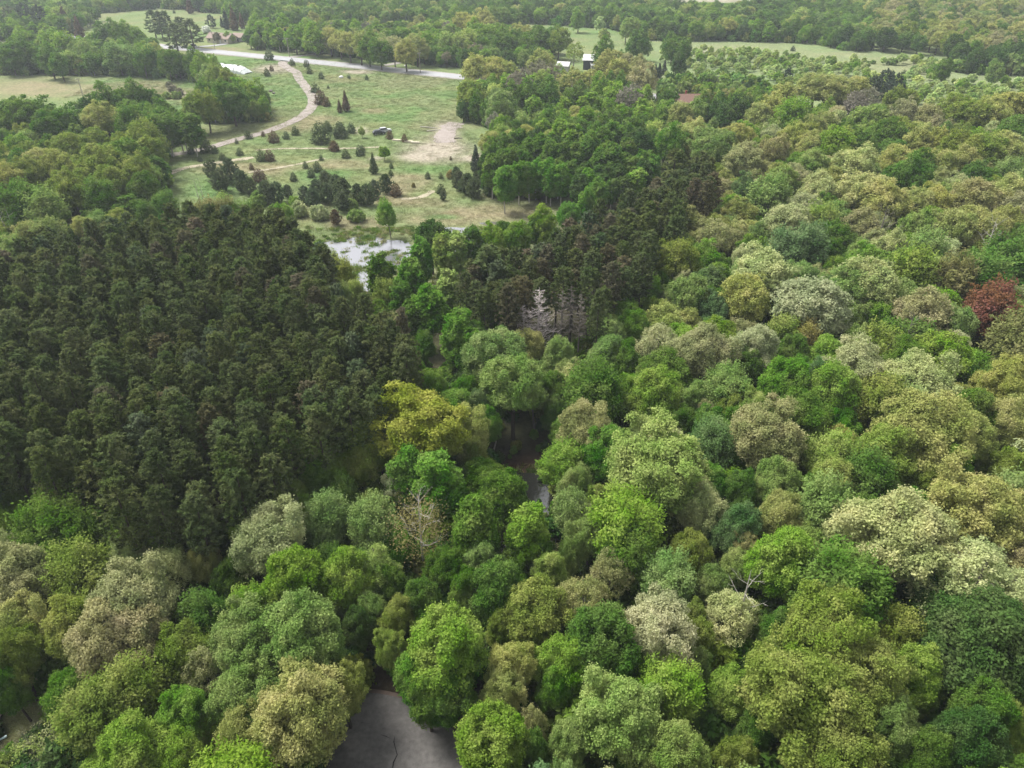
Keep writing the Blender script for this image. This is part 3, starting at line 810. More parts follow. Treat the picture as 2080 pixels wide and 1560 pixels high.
ZONES = [
    ('main', MAIN, [HOLE, LOT, YARD] + GAPS + [ROOF], 0.375, (4.8, 9.2), MIXD),
    ('grove', [(978, 335), (1000, 290), (1100, 268), (1200, 248), (1300, 262), (1332, 310), (1320, 350), (1190, 362), (1100, 368), (990, 372)], [], 0.40, (4.2, 6.2), MIXG),
    ('roadwood', [(780, 238), (830, 222), (930, 222), (945, 166), (1000, 148), (1120, 150), (1290, 142), (1318, 190), (1340, 240), (1320, 262), (1200, 250), (1100, 268), (1000, 285), (960, 262), (915, 244), (850, 258), (800, 262)], [ROOF], 0.40, (5, 8.5), MIXC),
    ('leftwood', [(-300, 300), (0, 222), (150, 232), (190, 190), (320, 195), (400, 262), (400, 280), (335, 290), (335, 385), (280, 408), (160, 432), (40, 470), (-300, 480)], [[(60, 268), (140, 276), (130, 318), (50, 322)]], 0.40, (5, 8.5), MIXL),
    ('clump', [(405, 172), (480, 152), (535, 172), (530, 215), (480, 222), (405, 240)], [], 0.40, (5, 7.5), MIXL),
    ('row', [(-300, 90), (40, 80), (110, 90), (200, 62), (310, 75), (330, 120), (410, 112), (470, 145), (440, 160), (380, 150), (300, 142), (160, 142), (-300, 150)], [], 0.42, (6, 9), MIXT),
    ('across', [(500, 60), (650, 40), (820, 40), (900, 32), (1010, 45), (1100, 68), (1138, 92), (1020, 108), (930, 112), (840, 106), (780, 98), (700, 92), (650, 86), (520, 76)], [[(745, 118), (790, 112), (790, 140), (740, 140)]], 0.42, (6, 10), MIXC),
    ('farleft', [(-400, -60), (520, -60), (500, 22), (420, 12), (330, 14), (200, 14), (150, 36), (60, 56), (-400, 70)], [], 0.44, (7, 11), MIXT),
    ('fartop', [(500, -60), (1340, -60), (1360, 3), (1540, 3), (1560, -60), (1760, -60), (1770, 80), (1640, 84), (1520, 70), (1330, 66), (1230, 42), (1060, 34), (1010, 30), (900, 26), (640, 30), (520, 34)], [], 0.44, (7, 11), MIXT),
    ('farright', [(1700, -60), (2500, -60), (2500, 110), (2080, 90), (1920, 92), (1900, 84), (1830, 88), (1700, 88)], [[(1765, 48), (1800, 48), (1800, 58), (1765, 58)]], 0.44, (8, 12), MIXF),
    ('darkclump', [(1918, 112), (1960, 92), (2080, 90), (2500, 95), (2500, 132), (2080, 128), (1990, 126), (1930, 126)], [], 0.42, (6, 9), [('M', 'deep', 1), ('M', 'green', .4)]),
    ('savanna', [(1350, 90), (1440, 84), (1560, 88), (1700, 96), (1830, 106), (1900, 118), (1960, 146), (2200, 150), (2500, 160), (2500, 240), (2080, 222), (1900, 212), (1840, 195), (1700, 176), (1560, 185), (1440, 190), (1350, 180), (1345, 150), (1400, 130), (1340, 112)], [[(1770, 118), (1860, 122), (1850, 150), (1770, 150)]], 0.60, (2.4, 5.0), MIXS),
    ('savannafence', [(1335, 150), (1440, 140), (1560, 150), (1570, 185), (1450, 188), (1340, 185)], [ROOF], 0.5, (3.2, 5.2), MIXC),
]
KIND = {'O': 'oak_tree', 'S': 'oak_tree', 'M': 'maple_tree', 'F': 'ash_tree', 'A': 'aspen_tree', 'P': 'pine_tree', 'W': 'pine_tree', 'K': 'young_pine', 'J': 'juniper_bush', 'C': 'spruce_tree', 'Y': 'young_tree', 'B': 'shrub'}
CAT = {'oak_tree': 'tree', 'maple_tree': 'tree', 'ash_tree': 'tree', 'aspen_tree': 'tree', 'pine_tree': 'tree', 'young_pine': 'tree', 'juniper_bush': 'bush', 'spruce_tree': 'tree', 'young_tree': 'tree', 'shrub': 'bush'}

def height_for(form, W):
    return {'O': min(8.6 + 0.60 * W, 4.6 + 1.1 * W), 'S': min(8.6 + 0.60 * W, 4.6 + 1.1 * W), 'M': min(8.6 + 0.62 * W, 4.6 + 1.15 * W), 'F': min(8.4 + 0.64 * W, 4.4 + 1.15 * W), 'A': min(14.5, 5.5 + 1.4 * W), 'P': 17.5, 'W': 3.0 + 2.0 * W if W < 6 else 15.0, 'K': 0.5 + 1.02 * W,
            'J': 0.4 + 1.02 * W, 'C': 0.6 + 2.1 * W, 'Y': 0.6 + 1.15 * W, 'B': 0.3 + 0.68 * W}[form]
ZREL = {'K': .5, 'O': .68, 'S': .68, 'M': .64, 'F': .64, 'A': .68, 'P': .80, 'W': .55, 'J': 0.0, 'C': 0.0, 'Y': .6, 'B': .4}
TREES = []
R = random.Random(7)

def tint(col, amt=0.10):
    r, g, b = PAL[col][0]
    k = 1 + R.uniform(-amt, amt)
    return (r * k * (1 + R.uniform(-.06, .06)), g * k, b * k * (1 + R.uniform(-.12, .12)))

def rec(x, y, W, H, form, col, hero=False, zone='', px=None):
    d = dict(x=x, y=y, W=W, H=H, form=form, col=col, tc=tint(col, 0.06 if hero else 0.14), hero=hero, zone=zone)
    zc = ZREL[form] * H if form not in 'JC' else 0.5 * H
    d['px'], d['py'], _ = w2p(x, y, zc)
    d['s'] = slant(x, y, zc)
    d['wpx'] = FPX * W / d['s']
    TREES.append(d)
    return d

def place(px, py, wpx, form, col, base=False):
    H = 8.0
    far_ = slant(*p2w(px, py, 6), 6) > 170
    for _ in range(6):
        zc = 0.0 if base else (ZREL[form] if not far_ else min(ZREL[form], .55)) * H
        x, y = p2w(px, py, zc)
        W = wpx * slant(x, y, zc) / FPX
        H = height_for(form, W)
    return rec(x, y, W, H, form, col, True, 'shrubs' if base else 'hero')

for src, base in ((HEROES, False), (SHRUBS, True)):
    for row in src.replace('\n', '|').split('|'):
        f = row.split()
        if len(f) == 5:
            px_, py_, w_ = float(f[0]), float(f[1]), float(f[2])
            sl = slant(*p2w(px_, py_, 8), 8)
            wm = w_ * sl / FPX
            if not base and sl > 150 and f[3] in 'OMFAS' and wm > (6.5 if f[3] == 'A' else 12.5):
                # what reads as one crown this far off is a clump of trees
                k = max(2, round(wm / (5.0 if f[3] == 'A' else 8.0)))
                for i in range(k):
                    place(px_ + ((i + .5) / k - .5) * w_ * .8, py_ + R.uniform(-.10, .10) * w_, w_ / k * R.uniform(1.2, 1.5), f[3], f[4])
            else:
                place(px_, py_, w_, f[3], f[4], base and f[3] in 'JCWBK')

# pine plantation: planted rows, and the smaller stand beyond
rot = math.radians(28)
cr, sr = math.cos(rot), math.sin(rot)
for i in range(-70, 70):
    for j in range(-70, 70):
        a, b = i * 3.6 + R.uniform(-.75, .75), j * 2.65 + R.uniform(-.8, .8)
        x, y = a * cr - b * sr - 20, a * sr + b * cr + 110
        if y < 20 or slant(x, y, 14) > 330 or R.random() < 0.05:
            continue
        H = R.uniform(15.4, 18.8)
        px, py, f = w2p(x, y, .8 * H)
        inp, ins = in_poly(px, py, PLANT), in_poly(px, py, STAND)
        if not (inp or ins):
            continue
        if ins and R.random() < 0.25:
            continue
        u = R.random()
        col = 'pine' if u < .9 else ('pineg' if u < .95 else 'pineb')
        if ins:
            col = 'pine' if u < .72 else ('pineg' if u < .92 else 'pineb')
        if 1035 < px < 1215 and py > 585:
            continue
        rec(x, y, R.uniform(3.5, 4.6), H * (0.92 if ins else 1.0), 'P', col, False, 'plantation' if inp else 'stand')
for px, py, w, col in ((723, 745, 88, 'pineb'), (990, 560, 95, 'pine'), (1010, 590, 70, 'pineb'), (690, 640, 60, 'pineb'), (600, 500, 70, 'pine'), (560, 480, 60, 'pine'), (820, 690, 50, 'pineg'), (1370, 350, 70, 'pine'), (1420, 355, 60, 'pine')):
    H = 17.0
    x, y = p2w(px, py, 12.0)
    rec(x, y, w * slant(x, y, 12) / FPX, H, 'W', col, True, 'pines')
for px, py, w, col in ((690, 560, 60, 'olive'), (665, 540, 50, 'plime'), (455, 450, 70, 'brown'), (410, 455, 60, 'brown'), (690, 600, 46, 'plime'), (500, 455, 60, 'green')):
    place(px, py, w, 'F', col)

# fill the closed canopy between the measured trees
cell = 6.0
gridd = {}
def gadd(t):
    gridd.setdefault((int(t['x'] // cell), int(t['y'] // cell)), []).append(t)
for t in TREES:
    gadd(t)
def free(x, y, W, k, hk):
    i0, j0 = int(x // cell), int(y // cell)
    n = 2 if W < 8 else 3
    for i in range(i0 - n, i0 + n + 1):
        for j in range(j0 - n, j0 + n + 1):
            for t in gridd.get((i, j), ()):
                kk = hk if t['hero'] else k
                if t['form'] in 'JBK':
                    kk = 0.3
                lim = kk * (W + t['W'])
                if (t['x'] - x) ** 2 + (t['y'] - y) ** 2 < lim * lim:
                    return False
    return True
HPX = np.array([(t['px'], t['py'], t['wpx'] * (2.3 if t['col'] == 'rust' else 1), t['s']) for t in TREES if t['hero'] and t['wpx'] > 34] + [(1083, 655, 110, 128), (1160, 650, 90, 130), (852, 1075, 120, 90)])
ztab = []
for zi, (zn, poly, holes, k, wr, mix) in enumerate(ZONES):
    ztab.append((zn, poly, holes, k, wr, mix, [m[2] for m in mix], min(p[0] for p in poly), max(p[0] for p in poly), min(p[1] for p in poly), max(p[1] for p in poly)))
OPEN = [[(-300, 150), (0, 152), (150, 152), (330, 160), (420, 172), (400, 262), (330, 208), (190, 195), (0, 215), (-300, 220)],
        [(530, 120), (415, 104), (415, 94), (560, 104), (780, 124), (940, 143), (940, 168), (880, 215), (850, 232), (1010, 262), (1000, 330), (960, 400), (1190, 412), (1180, 430), (1000, 490), (840, 500), (640, 500), (440, 450), (300, 460), (120, 480), (300, 445), (335, 420), (335, 300), (410, 285), (410, 250), (540, 248), (545, 160)],
        [(160, 32), (330, 18), (450, 28), (490, 60), (380, 72), (330, 66), (240, 56)],
        [(1030, 52), (1070, 48), (1240, 60), (1330, 84), (1440, 84), (1440, 135), (1330, 150), (1240, 150), (1130, 140), (1060, 122), (1140, 105), (1110, 80)],
        [(1340, 84), (1500, 84), (1660, 90), (1700, 102), (1850, 111), (1905, 114), (1960, 152), (2500, 158), (2500, 212), (2080, 205), (1900, 195), (1840, 182), (1700, 168), (1580, 180), (1560, 150), (1440, 146), (1345, 146)],
        [(60, 290), (130, 290), (135, 318), (60, 318)], [(400, 85), (480, 82), (500, 96), (400, 106)], [(1330, 196), (1420, 200), (1420, 212), (1330, 212)]]
NCAND = 110000
# candidates: even over the wedge of ground seen, sparser draw far out
cand = []
for _ in range(NCAND):
    y = 12 + (1050 - 12) * R.random() ** 1.5
    x = (R.random() * 2 - 1) * (y * 0.80 + 45)
    cand.append((x, y))
for wk in (1.0, 0.72):
    for x, y in cand:
        pq = {9.5: w2p(x, y, 9.5), 3.0: w2p(x, y, 3.0)}
        if pq[9.5][2] <= 1:
            continue
        for zn, poly, holes, k, wr, mix, ww, x0, x1, y0, y1 in ztab:
            px, py, f = pq[3.0 if zn == 'savanna' else 9.5]
            if px < x0 or px > x1 or py < y0 or py > y1 or not in_poly(px, py, poly):
                continue
            if any(in_poly(px, py, h) for h in holes):
                break
            if zn != 'main' and zn != 'savanna':
                bx, by, _ = w2p(x, y, 0)
                if any(in_poly(bx, by, h) for h in OPEN):
                    break
            W = R.uniform(*wr) * wk
            if zn == 'savanna':
                den = fbm(np.array([x]), np.array([y]), 45.0, 5, 2)[0]
                if R.random() > max(0.16, (den - 0.38) * 4.0):
                    break
            if not free(x, y, W, k, 0.40 if k < .55 else .5):
                break
            if zn == 'main' and py < 470:
                form, col, _ = R.choices(MIXR, [m[2] for m in MIXR])[0]
            else:
                form, col, _ = R.choices(mix, ww)[0]
            H = height_for(form, W) * R.uniform(0.78, 0.98) * (0.9 if zn in ('row', 'across', 'leftwood', 'clump', 'farleft', 'fartop') else 1)
            zc = ZREL[form] * H
            qx, qy, f = w2p(x, y, zc)
            if zn == 'main' and any(in_poly(qx, qy + (.25 * FPX * W / slant(x, y, zc) if h is LOT or h is YARD else 0), h) for h in holes):
                break
            s = slant(x, y, zc)
            wpx = FPX * W / s
            if zn == 'main' and len(HPX):
                dd = np.hypot(HPX[:, 0] - qx, (HPX[:, 1] - qy) * 1.15)
                lim = np.where(HPX[:, 3] > s, 0.30 * HPX[:, 2] + 0.40 * wpx, 0.16 * HPX[:, 2])
                if (dd < lim).any():
                    break
            gadd(rec(x, y, W, H, form, col, False, zn))
            break
# ------------------------------------------------------------------ ground
def axis(lo, hi, a, b, step, grow=1.09):
    v = list(np.arange(a, b + step * .5, step))
    s = step
    p = a
    left = []
    while p > lo:
        s *= grow
        p -= s
        left.append(p)
    s = step
    p = v[-1]
    right = []
    while p < hi:
        s *= grow
        p += s
        right.append(p)
    return np.array(left[::-1] + v + right)

gx = axis(-5000, 5000, -240, 200, 1.6)
gy = axis(-1500, 6000, 28, 440, 1.6)
GX, GY = np.meshgrid(gx, gy)
DZ = -CAM_H
F = np.maximum(GY * CP - DZ * SP, 1.0)
PXg = 1040 + FPX * GX / F
PYg = 780 - FPX * (GY * SP + DZ * CP) / F
def ell(cx, cy, rx, ry, soft=0.35):
    """membership of a patch of soil, given by its centre and reach as measured in the photograph, with a ragged rim"""
    d = np.sqrt(((PXg - cx) / rx) ** 2 + ((PYg - cy) / ry) ** 2)
    d = d + (NZ - 0.5) * 0.9
    return np.clip((1 + soft - d) / (2 * soft), 0, 1)
NZ = fbm(GX, GY, 11.0, 3, 5)
NB = fbm(GX, GY, 60.0, 21, 4)
NF = fbm(GX, GY, 3.6, 41, 3)
def lerp(c, col, w):
    return c * (1 - w[..., None]) + np.array(col) * w[..., None]
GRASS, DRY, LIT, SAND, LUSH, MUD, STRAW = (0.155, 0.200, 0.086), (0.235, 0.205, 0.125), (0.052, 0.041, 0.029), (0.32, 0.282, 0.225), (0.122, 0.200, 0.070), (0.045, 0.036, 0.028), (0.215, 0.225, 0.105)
soil = np.ones(GX.shape + (3,)) * np.array(GRASS)
soil = lerp(soil, LUSH, np.clip((NB - .52) * 5, 0, 1) * .8)
soil = lerp(soil, STRAW, np.clip((NZ - .5) * 5, 0, 1) * .5)
soil = lerp(soil, DRY, np.clip((fbm(GX, GY, 26, 77, 4) - .53) * 8, 0, 1) * .38)
for e in ((150, 184, 130, 16), (60, 180, 90, 14), (300, 172, 60, 9), (350, 190, 50, 10), (560, 345, 80, 14), (470, 342, 70, 14), (820, 370, 60, 22), (780, 395, 50, 18), (700, 335, 70, 10), (640, 245, 50, 10),
          (1000, 432, 110, 16), (900, 445, 90, 14), (720, 455, 70, 12), (860, 410, 60, 10), (1480, 100, 80, 10), (1800, 130, 90, 14), (1430, 108, 40, 8), (1700, 112, 60, 6), (1830, 150, 60, 8), (600, 260, 40, 8), (760, 225, 30, 6), (450, 100, 50, 4)):
    soil = lerp(soil, DRY, ell(*e) * np.clip(.25 + .9 * NF, 0, .8))
for e in ((890, 305, 62, 24), (905, 275, 26, 26), (850, 318, 40, 10), (735, 265, 14, 7), (1000, 320, 26, 9), (960, 322, 20, 6), (725, 146, 26, 4), (558, 140, 36, 9), (700, 355, 8, 2), (1440, -2, 110, 7), (1440, 104, 20, 2), (1780, 52, 16, 4), (1585, 52, 30, 3), (765, 322, 14, 4), (380, 191, 16, 4)):
    soil = lerp(soil, SAND, ell(*e, .5) * np.clip(.45 + 1.1 * NF, 0, .95))
for e in ((430, 385, 45, 18), (690, 352, 40, 10), (640, 352, 60, 10), (870, 345, 70, 8), (1330, 135, 70, 10), (900, 440, 40, 4)):
    soil = lerp(soil, LUSH, ell(*e) * .8)
# leaf litter under the closed woods
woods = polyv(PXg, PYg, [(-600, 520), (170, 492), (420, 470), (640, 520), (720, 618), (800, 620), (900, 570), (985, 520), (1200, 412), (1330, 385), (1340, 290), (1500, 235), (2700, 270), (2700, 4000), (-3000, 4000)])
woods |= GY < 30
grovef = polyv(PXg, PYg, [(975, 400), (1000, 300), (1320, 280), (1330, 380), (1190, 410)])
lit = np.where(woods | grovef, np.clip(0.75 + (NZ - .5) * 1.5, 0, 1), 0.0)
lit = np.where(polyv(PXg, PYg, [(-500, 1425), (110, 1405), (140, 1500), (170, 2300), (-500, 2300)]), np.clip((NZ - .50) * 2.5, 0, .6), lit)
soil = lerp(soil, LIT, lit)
soil = lerp(soil, MUD, ell(1075, 1010, 110, 110, .3))
soil = lerp(soil, (0.062, 0.036, 0.022), ell(1075, 960, 70, 26, .3) * .7)
soil = lerp(soil, MUD, np.maximum(ell(735, 520, 95, 60, .25), ell(930, 478, 70, 16, .25)) * .2)
soil = lerp(soil, (0.19, 0.235, 0.115), np.where((PYg < 215) & (PYg > 70) & (PXg > 1330) & (GY > 250), .55, 0.0))
soil *= (0.86 + 0.28 * NF)[..., None]
wet = np.maximum.reduce([ell(728, 522, 84, 38, .5), ell(705, 502, 70, 14, .4), ell(748, 570, 30, 34, .4), ell(930, 478, 70, 14, .4), ell(800, 500, 30, 10, .4), ell(380, 495, 16, 6, .4)])
bog = np.maximum(ell(1075, 1000, 60, 60, .5), ell(1045, 1110, 30, 40, .4))
GZ = (fbm(GX, GY, 40, 9, 3) - .5) * 0.7 * ((GY > 120) & ~woods) - 0.55 * np.maximum(wet, bog) + (NF - .5) * 0.14
def near_way(pts, r):
    """1 on a way, falling to 0 beyond it"""
    m = np.zeros(GX.shape)
    for (x0, y0), (x1, y1) in zip(pts[:-1], pts[1:]):
        dx, dy = x1 - x0, y1 - y0
        l2 = dx * dx + dy * dy + 1e-9
        t = np.clip(((GX - x0) * dx + (GY - y0) * dy) / l2, 0, 1)
        d = np.hypot(GX - x0 - t * dx, GY - y0 - t * dy)
        m = np.maximum(m, np.clip(2 - d / r, 0, 1))
    return m
A, B = p2w(415, 103), p2w(1430, 207)
PATHL = [p2w(*p) for p in ((285, 324), (340, 316), (410, 304), (480, 284), (540, 268), (600, 244), (630, 222), (636, 200), (622, 178), (608, 160), (603, 148), (585, 138), (575, 130), (578, 120))]
TRACKL = [p2w(*p) for p in ((329, 372), (332, 362), (346, 352), (375, 342), (420, 334), (460, 328), (515, 320))]
flat = np.maximum.reduce([near_way([(A[0] - 1.0 * (B[0] - A[0]), A[1] - 1.0 * (B[1] - A[1])), (B[0] + 1.6 * (B[0] - A[0]), B[1] + 1.6 * (B[1] - A[1]))], 11), near_way(PATHL, 6), near_way(TRACKL, 4)])
GZ = GZ * (1 - flat)
ny, nx = GX.shape
co = np.stack([GX, GY, GZ], -1).reshape(-1, 3).astype(np.float32)
idx = np.arange(nx * ny).reshape(ny, nx)
q = np.stack([idx[:-1, :-1], idx[:-1, 1:], idx[1:, 1:], idx[1:, :-1]], -1).reshape(-1, 4)
gm = bpy.data.meshes.new('ground')
gm.vertices.add(len(co))
gm.vertices.foreach_set('co', co.ravel())
gm.loops.add(q.size)
gm.loops.foreach_set('vertex_index', q.ravel().astype(np.int32))
gm.polygons.add(len(q))
gm.polygons.foreach_set('loop_start', (np.arange(len(q)) * 4).astype(np.int32))
gm.polygons.foreach_set('use_smooth', np.ones(len(q), bool))
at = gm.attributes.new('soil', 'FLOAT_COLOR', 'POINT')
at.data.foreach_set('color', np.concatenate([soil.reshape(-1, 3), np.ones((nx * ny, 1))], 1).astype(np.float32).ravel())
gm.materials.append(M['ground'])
gm.update(calc_edges=True)
tag(link('ground', gm), 'grassy fields and brown forest floor under the whole view', None, None, 'structure')

def gz_at(x, y):
    i = int(np.clip(np.searchsorted(gx, x), 1, nx - 1))
    j = int(np.clip(np.searchsorted(gy, y), 1, ny - 1))
    fx = (x - gx[i - 1]) / (gx[i] - gx[i - 1])
    fy = (y - gy[j - 1]) / (gy[j] - gy[j - 1])
    return float((GZ[j - 1, i - 1] * (1 - fx) + GZ[j - 1, i] * fx) * (1 - fy) + (GZ[j, i - 1] * (1 - fx) + GZ[j, i] * fx) * fy)

def sheet(name, outline, z, mat, label, follow=False):
    me = bpy.data.meshes.new(name)
    me.from_pydata([(x, y, z) for x, y in outline], [], [tuple(range(len(outline)))])
    me.materials.append(mat)
    return tag(link(name, me), label, None, None, 'structure')

rw = np.random.default_rng(5)
def water(name, pts, mat, z, label):
    return sheet(name, [p2w(px, py, z) for px, py in pts], z, mat, label)
water('marsh_water', [(600, 470), (720, 470), (840, 462), (1010, 450), (1020, 500), (850, 520), (800, 560), (785, 620), (720, 620), (640, 560)], M['marsh_water'], -0.16, 'silvery shallow marsh water')
water('marsh_water', [(355, 485), (400, 485), (405, 510), (355, 510)], M['marsh_water'], -0.16, 'silvery water glimpsed through the pines')
water('pond_water', [(1010, 958), (1165, 965), (1170, 1060), (1115, 1170), (1015, 1170), (1030, 1060)], M['pond_water'], -0.20, 'dark pond water among the trees')

def smooth_line(pts, n=8):
    out = []
    P = [Vector((*p, 0)) for p in pts]
    for i in range(len(P) - 1):
        p0, p1, p2, p3 = P[max(i - 1, 0)], P[i], P[i + 1], P[min(i + 2, len(P) - 1)]
        for k in range(n):
            t = k / n
            out.append(0.5 * ((2 * p1) + (p2 - p0) * t + (2 * p0 - 5 * p1 + 4 * p2 - p3) * t * t + (3 * p1 - p0 - 3 * p2 + p3) * t ** 3))
    out.append(P[-1])
    return [(p.x, p.y) for p in out]

def ribbon(name, pts, width, mat, label, dz, ragged=0.0, follow=True, n=8):
    """a way laid over the ground: follows it, a little proud of it"""
    L = smooth_line(pts, n)
    dense = [L[0]]
    for p in L[1:]:
        while math.dist(dense[-1], p) > 2.4:
            k = 2.0 / math.dist(dense[-1], p)
            dense.append((dense[-1][0] + (p[0] - dense[-1][0]) * k, dense[-1][1] + (p[1] - dense[-1][1]) * k))
        dense.append(p)
    L = dense
    vs, fs = [], []
    for i, (x, y) in enumerate(L):
        a, b = L[max(i - 1, 0)], L[min(i + 1, len(L) - 1)]
        dx, dy = b[0] - a[0], b[1] - a[1]
        d = math.hypot(dx, dy) or 1
        nx_, ny_ = -dy / d, dx / d
        w = width * (1 + ragged * rw.normal())
        row = [-.5, -.17, .17, .5]
        for k in row:
            o = k * w + (rw.normal() * ragged * width * .3 if abs(k) == .5 else 0)
            X, Y = x + nx_ * o, y + ny_ * o
            vs.append((X, Y, (gz_at(X, Y) if follow else 0) + dz))
    k = 4
    for i in range(len(L) - 1):
        for j in range(k - 1):
            fs.append((i * k + j, i * k + j + 1, (i + 1) * k + j + 1, (i + 1) * k + j))
    me = bpy.data.meshes.new(name)
    me.from_pydata(vs, [], fs)
    me.materials.append(mat)
    return tag(link(name, me), label, None, None, 'structure')

def wpts(*pp):
    return [p2w(px, py) for px, py in pp]
A, B = p2w(415, 103), p2w(1430, 207)
far = lambda t: (A[0] + (B[0] - A[0]) * t, A[1] + (B[1] - A[1]) * t)
ROADL = [far(-0.9), far(-0.3), far(0), far(.4), far(.8), far(1.2), far(1.9), far(2.6)]
ribbon('road_shoulder', ROADL, 12.5, M['shoulder'], 'gravel shoulders of the straight country road', 0.10, 0.02)
ribbon('road', ROADL, 9.0, M['road'], 'pale straight country road', 0.16)
ribbon('side_road', wpts((405, 95), (440, 92), (480, 84), (500, 78)), 4.0, M['road'], 'driveway to the tan roofed house', 0.13)
ribbon('side_road', wpts((545, 46), (580, 42), (640, 36)), 6.0, M['road'], 'pale side road between far trees', 0.14)
ribbon('driveway', wpts((780, 133), (800, 130), (830, 122), (860, 112)), 4.5, M['shoulder'], 'short driveway off the road', 0.14)
ribbon('driveway', wpts((585, 116), (610, 114), (640, 110), (660, 104)), 4.0, M['shoulder'], 'driveway in front of the spruce row', 0.14)
ribbon('gravel_path', wpts((285, 324), (340, 316), (410, 304), (480, 284), (540, 268), (600, 244), (630, 222), (636, 200), (622, 178), (608, 160), (603, 148)), 4.3, M['gravel'], 'curving pinkish gravel path through the meadow', 0.09, 0.05)
ribbon('gravel_path', wpts((603, 148), (585, 138), (575, 130), (578, 120)), 5.0, M['gravel'], 'gravel apron between path and road', 0.10, 0.08)
ribbon('sand_track', wpts((329, 372), (332, 362), (346, 352), (375, 342), (420, 334), (460, 328), (515, 320)), 2.6, M['sandtrack'], 'pale sandy track curving at the wood edge', 0.08, 0.12)
ribbon('sand_track', wpts((505, 352), (560, 343), (610, 333), (660, 322)), 1.4, M['sandtrack'], 'faint sandy track in the meadow', 0.06, 0.2)
ribbon('sand_track', wpts((520, 306), (590, 302), (680, 302), (770, 299)), 1.3, M['sandtrack'], 'thin sandy track left of the sand clearing', 0.06, 0.2)
ribbon('sand_track', wpts((880, 387), (866, 396), (845, 402), (815, 404)), 1.6, M['sandtrack'], 'pale curved track near the aspen grove', 0.06, 0.2)
ribbon('sand_track', wpts((905, 290), (905, 275), (915, 258), (930, 250)), 7.0, M['gravel'], 'sandy lane entering the wood from the clearing', 0.06, 0.12)

# asphalt turnaround under the nearest trees
lot = []
for px, py in ((560, 1640), (585, 1580), (630, 1520), (665, 1470), (700, 1430), (742, 1408), (790, 1414), (850, 1434), (905, 1468), (938, 1510), (956, 1565), (968, 1640), (965, 1760), (560, 1760)):
    x, y = p2w(px, py)
    lot.append((x + rw.normal() * .15, y + rw.normal() * .15))
lot = smooth_line(lot + [lot[0]], 6)[:-1]
sheet('asphalt_turnaround', lot, 0.115, M['asphalt'], 'dark cracked asphalt turnaround under the nearest trees')
rimc = np.mean(lot, 0)
sheet('gravel_rim', [(rimc[0] + (x - rimc[0]) * 1.07, rimc[1] + (y - rimc[1]) * 1.07) for x, y in lot], 0.105, mat_plain('rim_soil', (0.13, 0.095, 0.08), .95, .35, 1.2), 'brown littered rim of the asphalt')
for cp in ([(803, 1497), (800, 1508), (803, 1520), (806, 1534), (800, 1550), (796, 1580)], [(774, 1493), (784, 1497), (792, 1502)], [(732, 1471), (744, 1469)], [(803, 1507), (796, 1508)]):
    mb = MB()
    pts = [p2w(px + rw.normal(), py + rw.normal()) for px, py in cp]
    vs, fs = [], []
    for i, (x, y) in enumerate(pts):
        a, b = pts[max(i - 1, 0)], pts[min(i + 1, len(pts) - 1)]
        d = math.dist(a, b)
        w = 0.028 * (1 + .5 * rw.normal() ** 2) * (0.3 if i in (0, len(pts) - 1) else 1)
        ox, oy = -(b[1] - a[1]) / d * w, (b[0] - a[0]) / d * w
        vs += [(x - ox, y - oy, .119), (x + ox, y + oy, .119)]
    mb.add(vs, [(2 * i, 2 * i + 2, 2 * i + 3, 2 * i + 1) for i in range(len(pts) - 1)])
    tag(link('pavement_crack', mb.mesh('pavement_crack', [M['crack']])), 'black crack in the asphalt turnaround', None, None, 'structure')

